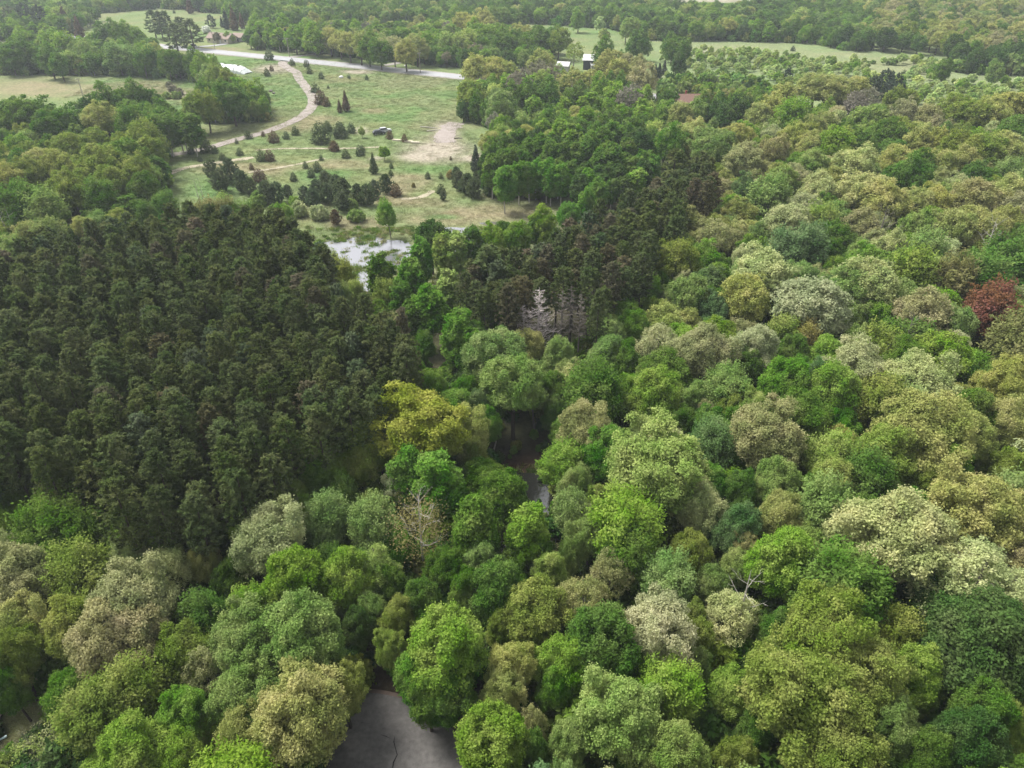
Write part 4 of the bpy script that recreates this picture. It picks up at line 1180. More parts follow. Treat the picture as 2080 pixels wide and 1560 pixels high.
# ------------------------------------------------------------------ stuff: undergrowth, grass, tussocks, far woods
def scatter(name, protos, pts, label):
    """pts: list of (x,y,z,scale xyz,rz,proto index,(r,g,b)); ONE object of kind stuff"""
    me = bpy.data.meshes.new(name)
    n = len(pts)
    me.vertices.add(n)
    me.vertices.foreach_set('co', np.array([p[:3] for p in pts], np.float32).ravel())
    a = me.attributes.new('sc', 'FLOAT_VECTOR', 'POINT')
    a.data.foreach_set('vector', np.array([p[3] for p in pts], np.float32).ravel())
    a = me.attributes.new('ro', 'FLOAT_VECTOR', 'POINT')
    a.data.foreach_set('vector', np.array([(0, 0, p[4]) for p in pts], np.float32).ravel())
    a = me.attributes.new('pi', 'INT', 'POINT')
    a.data.foreach_set('value', np.array([p[5] for p in pts], np.int32))
    a = me.attributes.new('tcol', 'FLOAT_COLOR', 'POINT')
    a.data.foreach_set('color', np.array([(*p[6], 1) for p in pts], np.float32).ravel())
    o = tag(link(name, me), label, None, None, 'stuff')
    ng = bpy.data.node_groups.new(name, 'GeometryNodeTree')
    ng.interface.new_socket('Geometry', in_out='INPUT', socket_type='NodeSocketGeometry')
    ng.interface.new_socket('Geometry', in_out='OUTPUT', socket_type='NodeSocketGeometry')
    N, L = ng.nodes, ng.links
    gi, go = N.new('NodeGroupInput'), N.new('NodeGroupOutput')
    jn = N.new('GeometryNodeJoinGeometry')
    for p in reversed(protos):
        po = bpy.data.objects.new('proto', p)          # never linked: only its mesh is used
        oi = N.new('GeometryNodeObjectInfo')
        oi.inputs['Object'].default_value = po
        oi.inputs['As Instance'].default_value = True
        L.new(oi.outputs['Geometry'], jn.inputs[0])
    ip = N.new('GeometryNodeInstanceOnPoints')
    ip.inputs['Pick Instance'].default_value = True
    mp = N.new('GeometryNodeMeshToPoints')
    L.new(gi.outputs[0], mp.inputs['Mesh'])
    L.new(mp.outputs[0], ip.inputs['Points'])
    L.new(jn.outputs[0], ip.inputs['Instance'])
    for nm, ty, sock in (('sc', 'FLOAT_VECTOR', 'Scale'), ('ro', 'FLOAT_VECTOR', 'Rotation'), ('pi', 'INT', 'Instance Index')):
        na = N.new('GeometryNodeInputNamedAttribute')
        na.data_type = ty
        na.inputs['Name'].default_value = nm
        L.new(na.outputs['Attribute'], ip.inputs[sock])
    L.new(ip.outputs[0], go.inputs[0])
    md = o.modifiers.new('scatter', 'NODES')
    md.node_group = ng
    return o

# split the trees: the 290 that show largest of a kind are things, the rest goes into masses
for t in TREES:
    t['kind'] = KIND[t['form']]
    t['vis'] = -60 < t['px'] < 2140 and -40 < t['py'] < 1640 or (t['py'] >= 1560 and -100 < w2p(t['x'], t['y'], t['H'])[0] < 2180 and w2p(t['x'], t['y'], t['H'])[1] < 1580)
things, mass = [], []
byk = {}
for t in TREES:
    byk.setdefault(t['kind'], []).append(t)
for k, L_ in byk.items():
    L_.sort(key=lambda t: (not t['vis'], not (t['hero']), -t['wpx']))
    things += [t for t in L_[:292] if t['vis']]
    mass += [t for t in L_[:292] if not t['vis']] + L_[292:]
print('TREES', len(TREES), 'things', len(things), 'mass', len(mass), {k: len(v) for k, v in byk.items()})

def lod_of(s):
    return 0 if s < 125 else (1 if s < 250 else 2)
def mass_scatter(name, rows, label):
    keys, pts = {}, []
    for t in rows:
        lod = max(lod_of(t['s']), 1)
        var = R.randrange(NVAR[t['form']][lod])
        key = (t['form'], lod, var)
        i = keys.setdefault(key, len(keys))
        W0, H0 = NAT[t['form']]
        pts.append((t['x'], t['y'], 0.0, (t['W'] / W0, t['W'] / W0, t['H'] / H0), R.uniform(0, 6.28), i, t['tc']))
    if pts:
        scatter(name, [proto_joined(*k) for k in keys], pts, label)
mass_scatter('pine_forest', [t for t in mass if t['kind'] == 'pine_tree'], 'inner mass of the dense dark pine plantation')
mass_scatter('distant_woods', [t for t in mass if t['kind'] != 'pine_tree' and t['zone'] in ('farleft', 'fartop', 'farright', 'darkclump', 'row', 'across')], 'far woods closing the view beyond the fields')
mass_scatter('forest_canopy', [t for t in mass if t['kind'] not in ('pine_tree', 'young_tree', 'shrub', 'juniper_bush', 'young_pine') and t['zone'] not in ('farleft', 'fartop', 'farright', 'darkclump', 'row', 'across')], 'smaller crowns filling the woods between the larger trees')
mass_scatter('scrub', [t for t in mass if t['kind'] in ('young_tree', 'shrub', 'juniper_bush', 'young_pine')], 'small pale trees of the far savanna')

# low undergrowth below the woods
pts = []
for _ in range(9000):
    y = 22 + 300 * R.random() ** 1.3
    x = (R.random() * 2 - 1) * (y * .8 + 40)
    px, py, f = w2p(x, y, 0)
    if f < 1 or px < -400 or px > 2500:
        continue
    if not (in_poly(px, py - 20, MAIN) or in_poly(px, py, [(975, 405), (1000, 300), (1320, 280), (1330, 380), (1190, 400)])):
        if not (in_poly(px, py, PLANT) and R.random() < .2):
            continue
    if in_poly(px, py, LOT) or in_poly(px, py, YARD) and R.random() < .8:
        continue
    k = 0.35 if in_poly(px, py, HOLE) or py > 900 and 1000 < px < 1140 and py < 1180 else 1.0
    if k < 1 and R.random() < .75:
        continue
    s = R.uniform(.5, 1.5) * k
    c = PAL[R.choice(['green', 'deep', 'green', 'bright', 'deep', 'olive'])][0]
    pts.append((x, y, 0.0, (s, s, s * R.uniform(.8, 1.4)), R.uniform(0, 6.28), R.randrange(3), tuple(v * R.uniform(.75, 1.05) for v in c)))
zp = {z[0]: z[1] for z in ZONES}
for _ in range(24000):                                  # brush at the foot of the far woods
    y = 180 + 560 * R.random()
    x = (R.random() * 2 - 1) * (y * .8 + 30)
    px, py, f = w2p(x, y, 0)
    qx, qy, f = w2p(x, y, 6.0)
    if any(in_poly(px, py, h) for h in OPEN) or not any(in_poly(qx, qy, zp[z]) for z in ('row', 'across', 'leftwood', 'clump', 'roadwood', 'farleft', 'fartop', 'darkclump', 'savannafence')):
        continue
    s = R.uniform(.8, 1.9)
    c = PAL[R.choice(['green', 'green', 'deep', 'lime', 'olive', 'sage'])][0]
    pts.append((x, y, 0.0, (s, s, s * R.uniform(.8, 1.5)), R.uniform(0, 6.28), 3 + R.randrange(2), tuple(v * R.uniform(.8, 1.05) for v in c)))
scatter('undergrowth', [proto_joined('B', 1, v) for v in range(3)] + [proto_joined('B', 2, v) for v in range(2)], pts, 'low green undergrowth on the forest floor')

def tuft_mesh(name, seed, n, h, w):
    rng = np.random.default_rng(seed)
    p = rng.normal(size=(n, 3)) * np.array([w, w, 0])
    u = unit(np.stack([rng.normal(size=n) * .5, rng.normal(size=n) * .5, np.ones(n)], 1))
    hh = h * rng.uniform(.4, 1.2, n)
    c = p + u * hh[:, None] * .5
    return leaf_mesh(name, rhombi(c, rng.normal(size=(n, 3)), hh * .5, rng, 0.22, u), rng.uniform(0, 1, n))
tm = [tuft_mesh('tuft', 3 + i, 46, 0.24, 0.42) for i in range(3)]
SOILC = soil
pts = []
def soil_at(x, y):
    i = int(np.clip(np.searchsorted(gx, x), 0, nx - 1))
    j = int(np.clip(np.searchsorted(gy, y), 0, ny - 1))
    return SOILC[j, i]
MEADOW = [(-200, 150), (150, 150), (420, 130), (560, 110), (940, 160), (930, 250), (1000, 300), (980, 400), (1190, 400), (1180, 430), (1000, 490), (840, 500), (650, 500), (440, 450), (300, 460), (130, 480), (330, 420), (330, 290), (400, 240), (200, 190), (0, 215), (-200, 220)]
for _ in range(60000):
    y = 130 + 290 * R.random() ** 1.1
    x = -190 + 260 * R.random()
    px, py, f = w2p(x, y, 0)
    if not in_poly(px, py, MEADOW):
        continue
    c = soil_at(x, y)
    if c[0] > 0.30 or gz_at(x, y) < -0.2 and R.random() < .8:
        continue
    s = R.uniform(.5, 1.35)
    k = R.uniform(.85, 1.35)
    pts.append((x, y, gz_at(x, y) - .02, (s * 1.3, s * 1.3, s), R.uniform(0, 6.28), R.randrange(3), (c[0] * k * 1.05, c[1] * k * 1.05, c[2] * k)))
    if len(pts) > 26000:
        break
for _ in range(2500):                                   # thin grass of the yard at the near edge
    px, py = R.uniform(-150, 160), R.uniform(1400, 1620)
    x, y = p2w(px, py)
    c = soil_at(x, y)
    s = R.uniform(.4, .9)
    k = R.uniform(.8, 1.5)
    pts.append((x, y, gz_at(x, y) - .02, (s, s, s * .7), R.uniform(0, 6.28), R.randrange(3), (c[0] * k * 1.1, c[1] * k, c[2] * k)))
scatter('meadow_grass', tm, pts, 'rough green and straw coloured meadow grass')
tm2 = [tuft_mesh('tussock', 13 + i, 90, 0.6, 0.34) for i in range(3)]
pts = []
for _ in range(5200):
    px, py = R.uniform(620, 1010), R.uniform(462, 640)
    x, y = p2w(px, py)
    g = gz_at(x, y)
    dens = fbm(np.array([x]), np.array([y]), 9.0, 91, 3)[0]
    if g < -0.40:
        if R.random() > 0.22 or dens < .46:
            continue
    elif R.random() > (0.45 if dens > .5 else .1):
        continue
    s = R.uniform(.5, 1.3)
    c = PAL[R.choice(['green', 'olive', 'sage', 'tan', 'lime'])][0]
    pts.append((x, y, g - .03, (s, s, s * R.uniform(.8, 1.3)), R.uniform(0, 6.28), R.randrange(3), tuple(v * .8 for v in c)))
for _ in range(900):
    px, py = R.uniform(985, 1180), R.uniform(940, 1150)
    x, y = p2w(px, py)
    s = R.uniform(.3, .8)
    c = PAL[R.choice(['green', 'deep', 'brown', 'tan'])][0]
    pts.append((x, y, gz_at(x, y) - .03, (s, s, s), R.uniform(0, 6.28), R.randrange(3), tuple(v * .8 for v in c)))
scatter('marsh_tussocks', tm2, pts, 'grass tussocks standing in the shallow marsh')
lit_m = tuft_mesh('leaf_litter', 71, 30, 0.03, 0.55)
pts = []
for _ in range(1500):
    px, py = R.uniform(600, 990), R.uniform(1400, 1640)
    x, y = p2w(px, py)
    d = min(math.dist((x, y), p) for p in lot[::4])
    if R.random() > math.exp(-d / 2.2) + .10:
        continue
    s = R.uniform(.6, 1.6)
    c = R.choice([(0.20, .13, .09), (.15, .11, .08), (.24, .18, .12), (.11, .08, .06)])
    pts.append((x, y, .125, (s, s, s), R.uniform(0, 6.28), 0, c))
scatter('fallen_leaves', [lit_m], pts, 'brown leaf litter blown over the asphalt rim')
# ------------------------------------------------------------------ the trees as things
LM = [('the big golden yellow oak', 857, 868), ('the white dead conifers', 1080, 645), ('the rust red ash tree', 2010, 615), ('the dark pond', 1085, 1010), ('the asphalt turnaround', 810, 1490),
      ('the silvery marsh', 725, 525), ('the sand clearing', 890, 305), ('the brown roofed house', 1395, 203), ('the pale trunked ochre birch', 854, 1065), ('the huge pale lime oak', 1350, 955),
      ('the wide creamy white oak', 1645, 622), ('the tall sage oak', 1008, 725), ('the bright aspens by the marsh', 872, 590), ('the dark pine stand', 1180, 560), ('the dense pine plantation', 350, 800),
      ('the creamy white oak in bloom', 1320, 1262), ('the broad cream oak', 1815, 1090), ('the large olive oak', 1620, 1425), ('the deep green dome maple', 1465, 228), ('the aspen grove', 1130, 330),
      ('the grey dead snag', 1788, 472), ('the curving gravel path', 620, 210), ('the country road', 700, 130), ('the tan roofed house', 455, 72), ('the dark barn', 1198, 112),
      ('the black savanna pine', 1790, 195), ('the dry straw meadow', 180, 175), ('the open savanna', 1650, 140), ('the white plastic mound', 475, 138), ('the tall sage oak pair', 567, 1280),
      ('the yard grass', 60, 1480), ('the parked cars', 775, 268), ('the sandy curved track', 350, 345), ('the far green field', 320, 35), ('the big deep green maple', 1985, 1300),
      ('the lime aspen pair', 1070, 1072), ('the cream oak in the north wood', 545, 1105), ('the green spruce row', 590, 95), ('the white camper', 88, 305), ('the big lime maple', 890, 1310),
      ('the spreading green ash', 1705, 1185), ('the broken white branches', 1510, 1225), ('the yellow-tan oak dome', 1860, 880), ('the tall lime maple', 1335, 800), ('the cedar thicket', 470, 375), ('the mixed pine thicket', 700, 400)]
LM = [(a.replace(' in the north wood', ' below the plantation'), b, c) for a, b, c in LM]
HEROLAB = {(857, 868): 'big domed golden yellow oak between the plantation and the dark pond', (2010, 622): 'rust red leaved ash tree standing out among green crowns',
           (1350, 955): 'huge pale lime domed oak right of the dark pond', (1645, 622): 'wide creamy white oak with a cauliflower crown in the mid forest', (1008, 725): 'tall dense sage green oak in front of the white dead conifers',
           (1320, 1262): 'creamy white oak in bloom with dark twigs showing', (1815, 1090): 'broad cream oak with a lumpy crown above the olive oaks', (1620, 1425): 'large olive oak, biggest of the olive trio',
           (1456, 236): 'deep green dome maple closest to the brown roofed house', (1985, 1300): 'big deep green maple in shade below the cream oaks', (890, 1310): 'big lobed lime maple overhanging the asphalt turnaround',
           (1705, 1185): 'spreading mid green ash with an open crown below the broad cream oak', (1860, 880): 'yellow-tan oak dome with bunched rounded lobes', (1335, 800): 'tall lime maple behind the huge pale lime oak',
           (545, 1105): 'cream oak with open twiggy crown just below the pine plantation', (1790, 200): 'flat topped blackish pine between the savanna and the oaks', (827, 64): 'lone dark spruce cone among pale crowns beyond the road',
           (368, 70): 'white-flowering tree left of the tan roofed house'}
def form_words(t):
    f = t['form']
    if f in 'OS':
        return 'oak'
    return {'M': 'maple', 'F': 'feathery ash', 'A': 'slender aspen', 'P': 'pine', 'W': 'pine', 'K': 'young pine', 'J': 'juniper', 'C': 'spruce', 'Y': 'young tree', 'B': 'shrub'}[f]
def size_word(t):
    r = t['W'] / {'O': 8.2, 'S': 7.5, 'M': 7.2, 'F': 7.6, 'A': 4.8, 'P': 4.0, 'W': 5.5, 'K': 4.5, 'J': 2.6, 'C': 3.2, 'Y': 4.0, 'B': 3.4}[t['form']]
    return 'small ' if r < .82 else ('large ' if r > 1.22 else '')
ORD = ['', 'second-nearest ', 'third-nearest ', 'fourth-nearest ']
def direction(dx, dy):
    dy *= 1.5
    if abs(dx) > 2.4 * abs(dy):
        return 'right of' if dx > 0 else 'left of'
    if abs(dy) > 2.4 * abs(dx):
        return 'in front of' if dy > 0 else 'behind'
    return ('in front and ' if dy > 0 else 'behind and ') + ('right of' if dx > 0 else 'left of')
groups = {'oak_tree': 'oaks in fresh spring leaf', 'maple_tree': 'rounded green maples', 'ash_tree': 'feathery crowned ashes', 'aspen_tree': 'slender aspens', 'pine_tree': 'pines', 'young_pine': 'young pines of the meadow thickets', 'juniper_bush': 'junipers scattered on the meadow',
          'spruce_tree': 'dark spruces', 'young_tree': 'young trees on the savanna', 'shrub': 'low shrubs'}
slots = {}
for t in things:
    if t['form'] == 'P':
        continue
    lab = None
    for (hx, hy), l in HEROLAB.items():
        if t['hero'] and abs(t['px'] - hx) < 2.5 and abs(t['py'] - hy) < 2.5:
            lab = l
    if lab:
        t['label'] = lab
        continue
    t['opts'] = []
    for phrase, lx, ly in sorted(LM, key=lambda l: (l[1] - t['px']) ** 2 + (l[2] - t['py']) ** 2)[:7]:
        dx, dy = t['px'] - lx, t['py'] - ly
        if dx * dx + dy * dy < 90:
            continue
        key = (size_word(t), t['col'], form_words(t), direction(dx, dy), phrase)
        slots.setdefault(key, []).append((math.hypot(dx, dy), id(t)))
        t['opts'].append(key)
for v in slots.values():
    v.sort()
for t in things:
    if 'label' in t:
        continue
    if t['form'] == 'P':
        if t['zone'] == 'stand':
            side = 'behind the white dead conifers' if t['py'] > 520 else 'near the aspen grove'
            t['label'] = PAL[t['col']][1] + ' pine in the dark stand ' + side
        else:
            if t['py'] > 930:
                where = 'at the near plantation edge'
            elif t['px'] > 640:
                where = 'on the marsh side of the plantation'
            elif t['py'] < 620:
                where = 'in the far plantation rows'
            else:
                where = 'in the inner plantation rows'
            lms = [('the slim white dead stem', 503, 676), ('the golden yellow oak', 857, 868), ('the silvery marsh', 700, 530), ('the leaning bare stems', 20, 465), ('the lime ashes below', 110, 1030),
                   ('the cream oak below', 520, 1080), ('the cedar thicket beyond', 470, 450), ('the left edge of the photo', 0, 760), ('the pale lime maples', 640, 900)]
            near = min(lms, key=lambda l: (l[1] - t['px']) ** 2 + (l[2] - t['py']) ** 2)[0]
            t['label'] = PAL[t['col']][1].replace('bluish dark green', 'bluish') + ' pine ' + where + ' toward ' + near
        continue
    best = None
    for key in t['opts']:
        rk = [i for _, i in slots[key]].index(id(t))
        if best is None or rk < best[0]:
            best = (rk, key)
    rk, key = best
    sz, col, fw, dr, ph = key
    d0 = [d for d, i in slots[key] if i == id(t)][0]
    o = ORD[rk] if rk < 4 else ('farther ' if d0 > 90 else 'close ')
    t['label'] = f"{sz}{PAL[col][1]} {fw}, {o}{dr} {ph}" if not o else f"{o}{sz}{PAL[col][1]} {fw} {dr} {ph}"
    t['label'] = t['label'].replace(', ', ' ')

RT = random.Random(19)
for t in things:
    form = t['form']
    lod = lod_of(t['s'])
    if form in 'JCYBK':
        lod = 1 if t['s'] < 330 else 2
    if t['wpx'] > 60 and lod == 2:
        lod = 1
    var = RT.randrange(NVAR[form][lod])
    W0, H0 = NAT[form]
    sc = (t['W'] / W0, t['W'] / W0 * RT.uniform(.92, 1.08), t['H'] / H0)
    loc = (t['x'], t['y'], gz_at(t['x'], t['y']) if t['zone'] == 'shrubs' else 0.0)
    rz = RT.uniform(0, 6.28)
    if t['wpx'] > 26 and form not in 'J':
        root = thing(t['kind'], loc, rz, t['label'], CAT[t['kind']], groups[t['kind']])
        root.scale = sc
        if form in 'OMFS':
            root.rotation_euler = (RT.uniform(-.09, .09), RT.uniform(-.09, .09), rz)
        cm, tm_ = proto_pair(form, lod, var)
        o = link('needles' if form in 'PWCK' else 'crown', cm, root)
        o['tcol'] = t['tc']
        link('trunk', tm_, root)
    else:
        o = link(t['kind'], proto_joined(form, lod, var), None, loc, rz)
        o.scale = sc
        o['tcol'] = t['tc']
        tag(o, t['label'], CAT[t['kind']], groups[t['kind']])

# ------------------------------------------------------------------ bare and dead trees
def bare(name, px, py, h, spread, label, cat='tree', mat='deadwood', seed=1, r=0.2, **kw):
    rng = np.random.default_rng(seed)
    x, y = p2w(px, py, h * .55)
    root = thing(name, (x, y, 0), rng.uniform(0, 6.28), label, cat)
    link('trunk', branch_mb(rng, h, r, spread, **kw).mesh('bare_branches', [M[mat]]), root)
    return root

def snag_conifer(px, py, h, spread, label, mat, seed, lean=0.0, nb=105, z0=.28):
    """dead conifer: bare trunk with rings of upcurved branches"""
    rng = np.random.default_rng(seed)
    x, y = p2w(px, py, h * .68)
    root = thing('dead_conifer', (x, y, 0), 0, label, 'tree', 'dead conifers beside the pine stand')
    mb = MB()
    mb.tube([(0, 0, -.3), (lean * .4, 0, h * .5), (lean, 0, h)], [.2, .13, .03], 6)
    link('trunk', mb.mesh('trunk_dead', [M[mat]]), root)
    for i in range(nb):
        t = z0 + (0.97 - z0) * np.clip((i + rng.normal(scale=1.6)) / nb, 0, 1)
        a = i * 2.4 + rng.normal(scale=.6)
        L = spread * (1 - t) ** .6 * rng.uniform(.35, 1.2) * 1.25
        b = np.array([lean * t, 0, h * t])
        d = np.array([math.cos(a), math.sin(a), 0])
        bm = MB()
        p1, p2, p3 = b + d * L * .4 + [0, 0, rng.normal(.0, .06) * L], b + d * L * .75 + np.array([rng.normal(0, .07), rng.normal(0, .07), .08]) * L, b + d * L + np.array([rng.normal(0, .1), rng.normal(0, .1), rng.uniform(.12, .4)]) * L
        bm.tube([b, p1, p2, p3], [.048, .038, .027, .013], 3)
        for k in range(9):
            s = rng.uniform(.25, .98)
            q = b + d * L * s + np.array([0, 0, .1 * L * s])
            e = q + (d * .5 + np.array([-d[1], d[0], 0]) * rng.choice([-1, 1]) * .7 + [0, 0, .45]) * L * .28
            bm.tube([q, e], [.024, .012], 3, cap=False)
        link('branch', bm.mesh('dead_branch', [M[mat]]), root)
    return root
snag_conifer(1092, 640, 15.5, 3.9, 'tall whitish dead conifer with upcurved bare branches beside the pine stand', 'deadwood', 3, 0.2)
snag_conifer(1068, 664, 12.5, 3.8, 'shorter whitish dead conifer leaning beside the tall white one', 'deadwood', 4, -0.5, 85)
for i, (px, py, w) in enumerate(((1140, 640, 2.2), (1158, 630, 2.4), (1178, 645, 2.0), (1200, 625, 2.0))):
    snag_conifer(px, py, 15 - i * .4, w, ('grey bare conifer right of the white dead pair', 'thick trunked grey bare conifer amid the grey group', 'thin grey bare conifer by the lime oaks', 'grey brown bare conifer at the back of the grey group')[i], 'bark_grey', 20 + i, 0.1, 70, .4)
bare('dead_tree', 1120, 684, 9, 1.6, 'small pale snag with three stub limbs by the grey conifers', mat='deadwood', seed=8, r=.15, nmain=4, nsub=1, ntw=0, z0=.5, upb=1.3)
bare('dead_tree', 1788, 474, 14, 4.2, 'grey dead snag with spreading bare branches among the oaks', mat='bark_grey', seed=9, r=.22, nmain=11, nsub=5, ntw=3, z0=.4)
bare('dead_tree', 1510, 1232, 12, 3.0, 'broken dead tree with pale bare branches in a gap of the forest', mat='bark_pale', seed=10, r=.16, nmain=6, nsub=3, ntw=1, z0=.5)
bare('dead_tree', 1838, 705, 13, 3.6, 'grey twiggy dead tree behind the lime maple', mat='bark_grey', seed=11, r=.18, nmain=10, nsub=5, ntw=3, z0=.4)
bare('dead_tree', 503, 676, 16.5, 1.3, 'slim white dead stem poking out of the plantation', mat='bark_pale', seed=12, r=.10, nmain=6, nsub=1, ntw=0, z0=.75)
bare('dead_tree', 2010, 505, 14, 3.6, 'pale branched half bare tree near the yellow-tan oaks', mat='bark_pale', seed=13, r=.2, nmain=10, nsub=5, ntw=2, z0=.45)
bare('dead_tree', 1752, 175, 9.5, 3.2, 'leafless grey tree at the edge of the savanna', mat='bark_grey', seed=14, r=.16, nmain=10, nsub=5, ntw=3, z0=.35)
bare('dead_tree', 1735, 178, 9, 2.6, 'leafless grey tree left of its leafless neighbour on the savanna', mat='bark_grey', seed=24, r=.14, nmain=9, nsub=5, ntw=3, z0=.35)
for i, (px, py, c) in enumerate(((15, 468, 'pale leaning bare stem'), (28, 462, 'forked bare stem'))):
    bare('dead_tree', px, py, 11, 2.2, c + ' at the far left corner of the plantation', mat='bark_pale', seed=15 + i, r=.13, nmain=6, nsub=3, ntw=1, z0=.4)
for i, (px, py) in enumerate(((400, 385), (409, 388))):
    bare('dead_tree', px, py, 8.0, 1.6, ('left', 'right')[i] + ' one of two leafless pale saplings left of the cedar thicket', mat='bark_pale', seed=35 + i, r=.08, nmain=10, nsub=4, ntw=2, z0=.2)
for i, (px, py) in enumerate(((1290, 195), (1258, 160), (1050, 168), (1115, 160), (1325, 205))):
    bare('bare_tree', px, py, 11, 3.2, ('grey leafless tree in front of the brown roofed house', 'grey leafless tree among the road oaks', 'greyish leafless tree left of the pale trunked oaks', 'purplish grey leafless tree behind the pale trunked oaks', 'grey twiggy tree beside the brown roof')[i], mat='twig', seed=45 + i, r=.14, nmain=16, nsub=7, ntw=4, z0=.25)
# the birch with ochre buds and a pale trunk
rng = np.random.default_rng(77)
x, y = p2w(852, 1068, 8.5)
bt = thing('birch_tree', (x, y, 0), 0.4, 'pale trunked birch with ochre buds left of the dark pond', 'tree')
link('trunk', branch_mb(rng, 13.2, .17, 3.3, 15, 5, 3, .38, .75).mesh('birch_trunk', [M['bark_pale']]), bt)
v, l = crown_feather(rng, 3.3, 5.0, 13.2, 110, 26, 0.10, .42)
cr_ = link('crown', leaf_mesh('birch_crown', v, l), bt)
cr_['tcol'] = PAL['ochre'][0]
# oaks whose pale limbs show
for i, (px, py) in enumerate(((1162, 192), (1200, 194))):
    bare('oak_limbs', px, py, 11.5, 3.8, ('left', 'right')[i] + ' one of two pale trunked spreading trees in the road wood', mat='bark_pale', seed=60 + i, r=.22, nmain=7, nsub=3, ntw=1, z0=.25, upb=1.0)
# twiggy brush at the near left edge
for i, (px, py) in enumerate(((75, 1530), (110, 1545), (50, 1552), (95, 1505))):
    x, y = p2w(px, py, 1.2)
    sb = thing('bare_bush', (x, y, 0), i * 1.3, ('yellowish twiggy bush on the yard grass', 'grey twiggy bush nearest the lime maple by the yard', 'pale twiggy bush at the bottom of the yard', 'sparse twiggy bush at the back of the yard')[i], 'bush', 'twiggy bushes on the yard')
    rng = np.random.default_rng(90 + i)
    mb = branch_mb(rng, 2.8, .05, 2.4, 14, 6, 3, .05, 1.0, 3)
    link('branches', mb.mesh('bush_branches', [M['twig']]), sb)
    v, l = crown_lobed(rng, 1.9, 0.0, 2.9, 22, .55, 9, 5, .10, .3, -.2, inner=0)
    o = link('leaves', leaf_mesh('bush_leaves', v, l), sb)
    o['tcol'] = PAL['plime'][0] if i % 2 == 0 else PAL['cream'][0]

# ------------------------------------------------------------------ buildings
def house(name, px, py, rz, L_, W_, hw, hr, wall, roof, label, windows=True, chimney=False, over=0.5):
    x, y = p2w(px, py, hw)
    t = thing(name, (x, y, 0), rz, label, 'house' if 'house' in name else 'shed')
    mb = MB()
    l, w = L_ / 2, W_ / 2
    mb.add([(-l, -w, -.2), (l, -w, -.2), (l, w, -.2), (-l, w, -.2), (-l, -w, hw), (l, -w, hw), (l, w, hw), (-l, w, hw), (-l, 0, hw + hr), (l, 0, hw + hr)],
           [(0, 1, 5, 4), (1, 2, 6, 9, 5), (2, 3, 7, 6), (3, 0, 4, 8, 7), (0, 3, 2, 1)])
    link('wall', mb.mesh('walls', [M[wall]]), t)
    s = hr / w
    for sg in (-1, 1):
        rb = MB()
        e = w + over
        a, b = hw + hr + .06, hw + hr - s * e + .06
        lo = l + over
        rb.add([(-lo, 0, a), (lo, 0, a), (lo, sg * e, b), (-lo, sg * e, b), (-lo, 0, a + .16), (lo, 0, a + .16), (lo, sg * e, b + .16), (-lo, sg * e, b + .16)],
               [(0, 1, 2, 3), (4, 5, 6, 7), (3, 2, 6, 7), (0, 3, 7, 4), (1, 2, 6, 5)])
        link('roof', rb.mesh('roof_slope', [M[roof]]), t)
    if windows:
        for sg in (-1, 1):
            n = max(2, int(L_ // 4))
            for i in range(n):
                xx = -l + L_ * (i + .5) / n
                wb = MB()
                if i == n // 2 and sg < 0:
                    wb.box(xx, sg * (w + .02), 1.0, 1.0, .06, 2.0)
                    link('door', wb.mesh('door', [M['white']]), t)
                    continue
                wb.box(xx, sg * (w + .02), hw * .58, 1.5, .06, 1.1)
                wf = link('window', wb.mesh('window_frame', [M['white']]), t)
                pb = MB()
                pb.box(xx, sg * (w + .05), hw * .58, 1.3, .04, .92)
                link('pane', pb.mesh('window_pane', [M['window']]), wf)
    if chimney:
        cb = MB()
        cb.box(l * .1, w * .25, hw + hr + .4, .7, .7, 1.6)
        link('chimney', cb.mesh('chimney', [M['wall_red']]), t)
    return t
road_ang = math.atan2(B[1] - A[1], B[0] - A[0])
house('house', 450, 76, road_ang + .1, 16, 8, 2.6, 2.4, 'wall_cream', 'roof_tan', 'low tan roofed ranch house beyond the country road')
house('house', 486, 74, road_ang + .1, 7, 6, 2.5, 1.8, 'wall_grey', 'roof_tan', 'small tan roofed garage right of the ranch house', False)
house('house', 1390, 207, road_ang + .55, 11.5, 8, 2.9, 2.8, 'wall_cream', 'roof_brown', 'brown roofed house with cream gable beside the road', True, True)
house('barn', 1200, 120, road_ang + .25, 6.5, 6, 4.4, 2.0, 'wall_dark', 'roof_pale', 'dark walled barn with a pale metal roof in the green field', False)
house('shed', 1214, 130, road_ang + .75, 8, 4.5, 2.3, 1.2, 'wall_grey', 'roof_pale', 'low pale roofed shed in front of the dark barn', False)
house('shed', 1145, 132, road_ang + .2, 5.5, 5, 2.5, 1.4, 'wall_grey', 'roof_pale', 'small pale roofed shed left of the dark barn', False)
house('shed', 568, 44, road_ang + .2, 14, 7, 2.6, 1.2, 'wall_grey', 'roof_pale', 'long pale roofed shed behind the trees across the road', False)
house('house', 1122, 6, 0.2, 12, 8, 3, 2.0, 'wall_grey', 'roof_pale', 'far pale house peeping out above the tree belt')
house('house', 706, 20, 0.1, 18, 9, 3, 1.5, 'wall_grey', 'roof_pale', 'long pale far building under tall trees beyond the road')
house('house', 760, 14, 0.1, 9, 8, 3, 2.2, 'wall_cream', 'roof_tan', 'far cream house right of the long pale building')
house('shed', 1012, 96, road_ang, 6, 5, 3.2, 2.0, 'wall_red', 'roof_brown', 'dark red shed half hidden at the wood edge', False)
house('house', 1838, 262, -.6, 9, 7, 3.2, 2.4, 'white', 'roof_pale', 'white building glimpsed between the tan oaks')

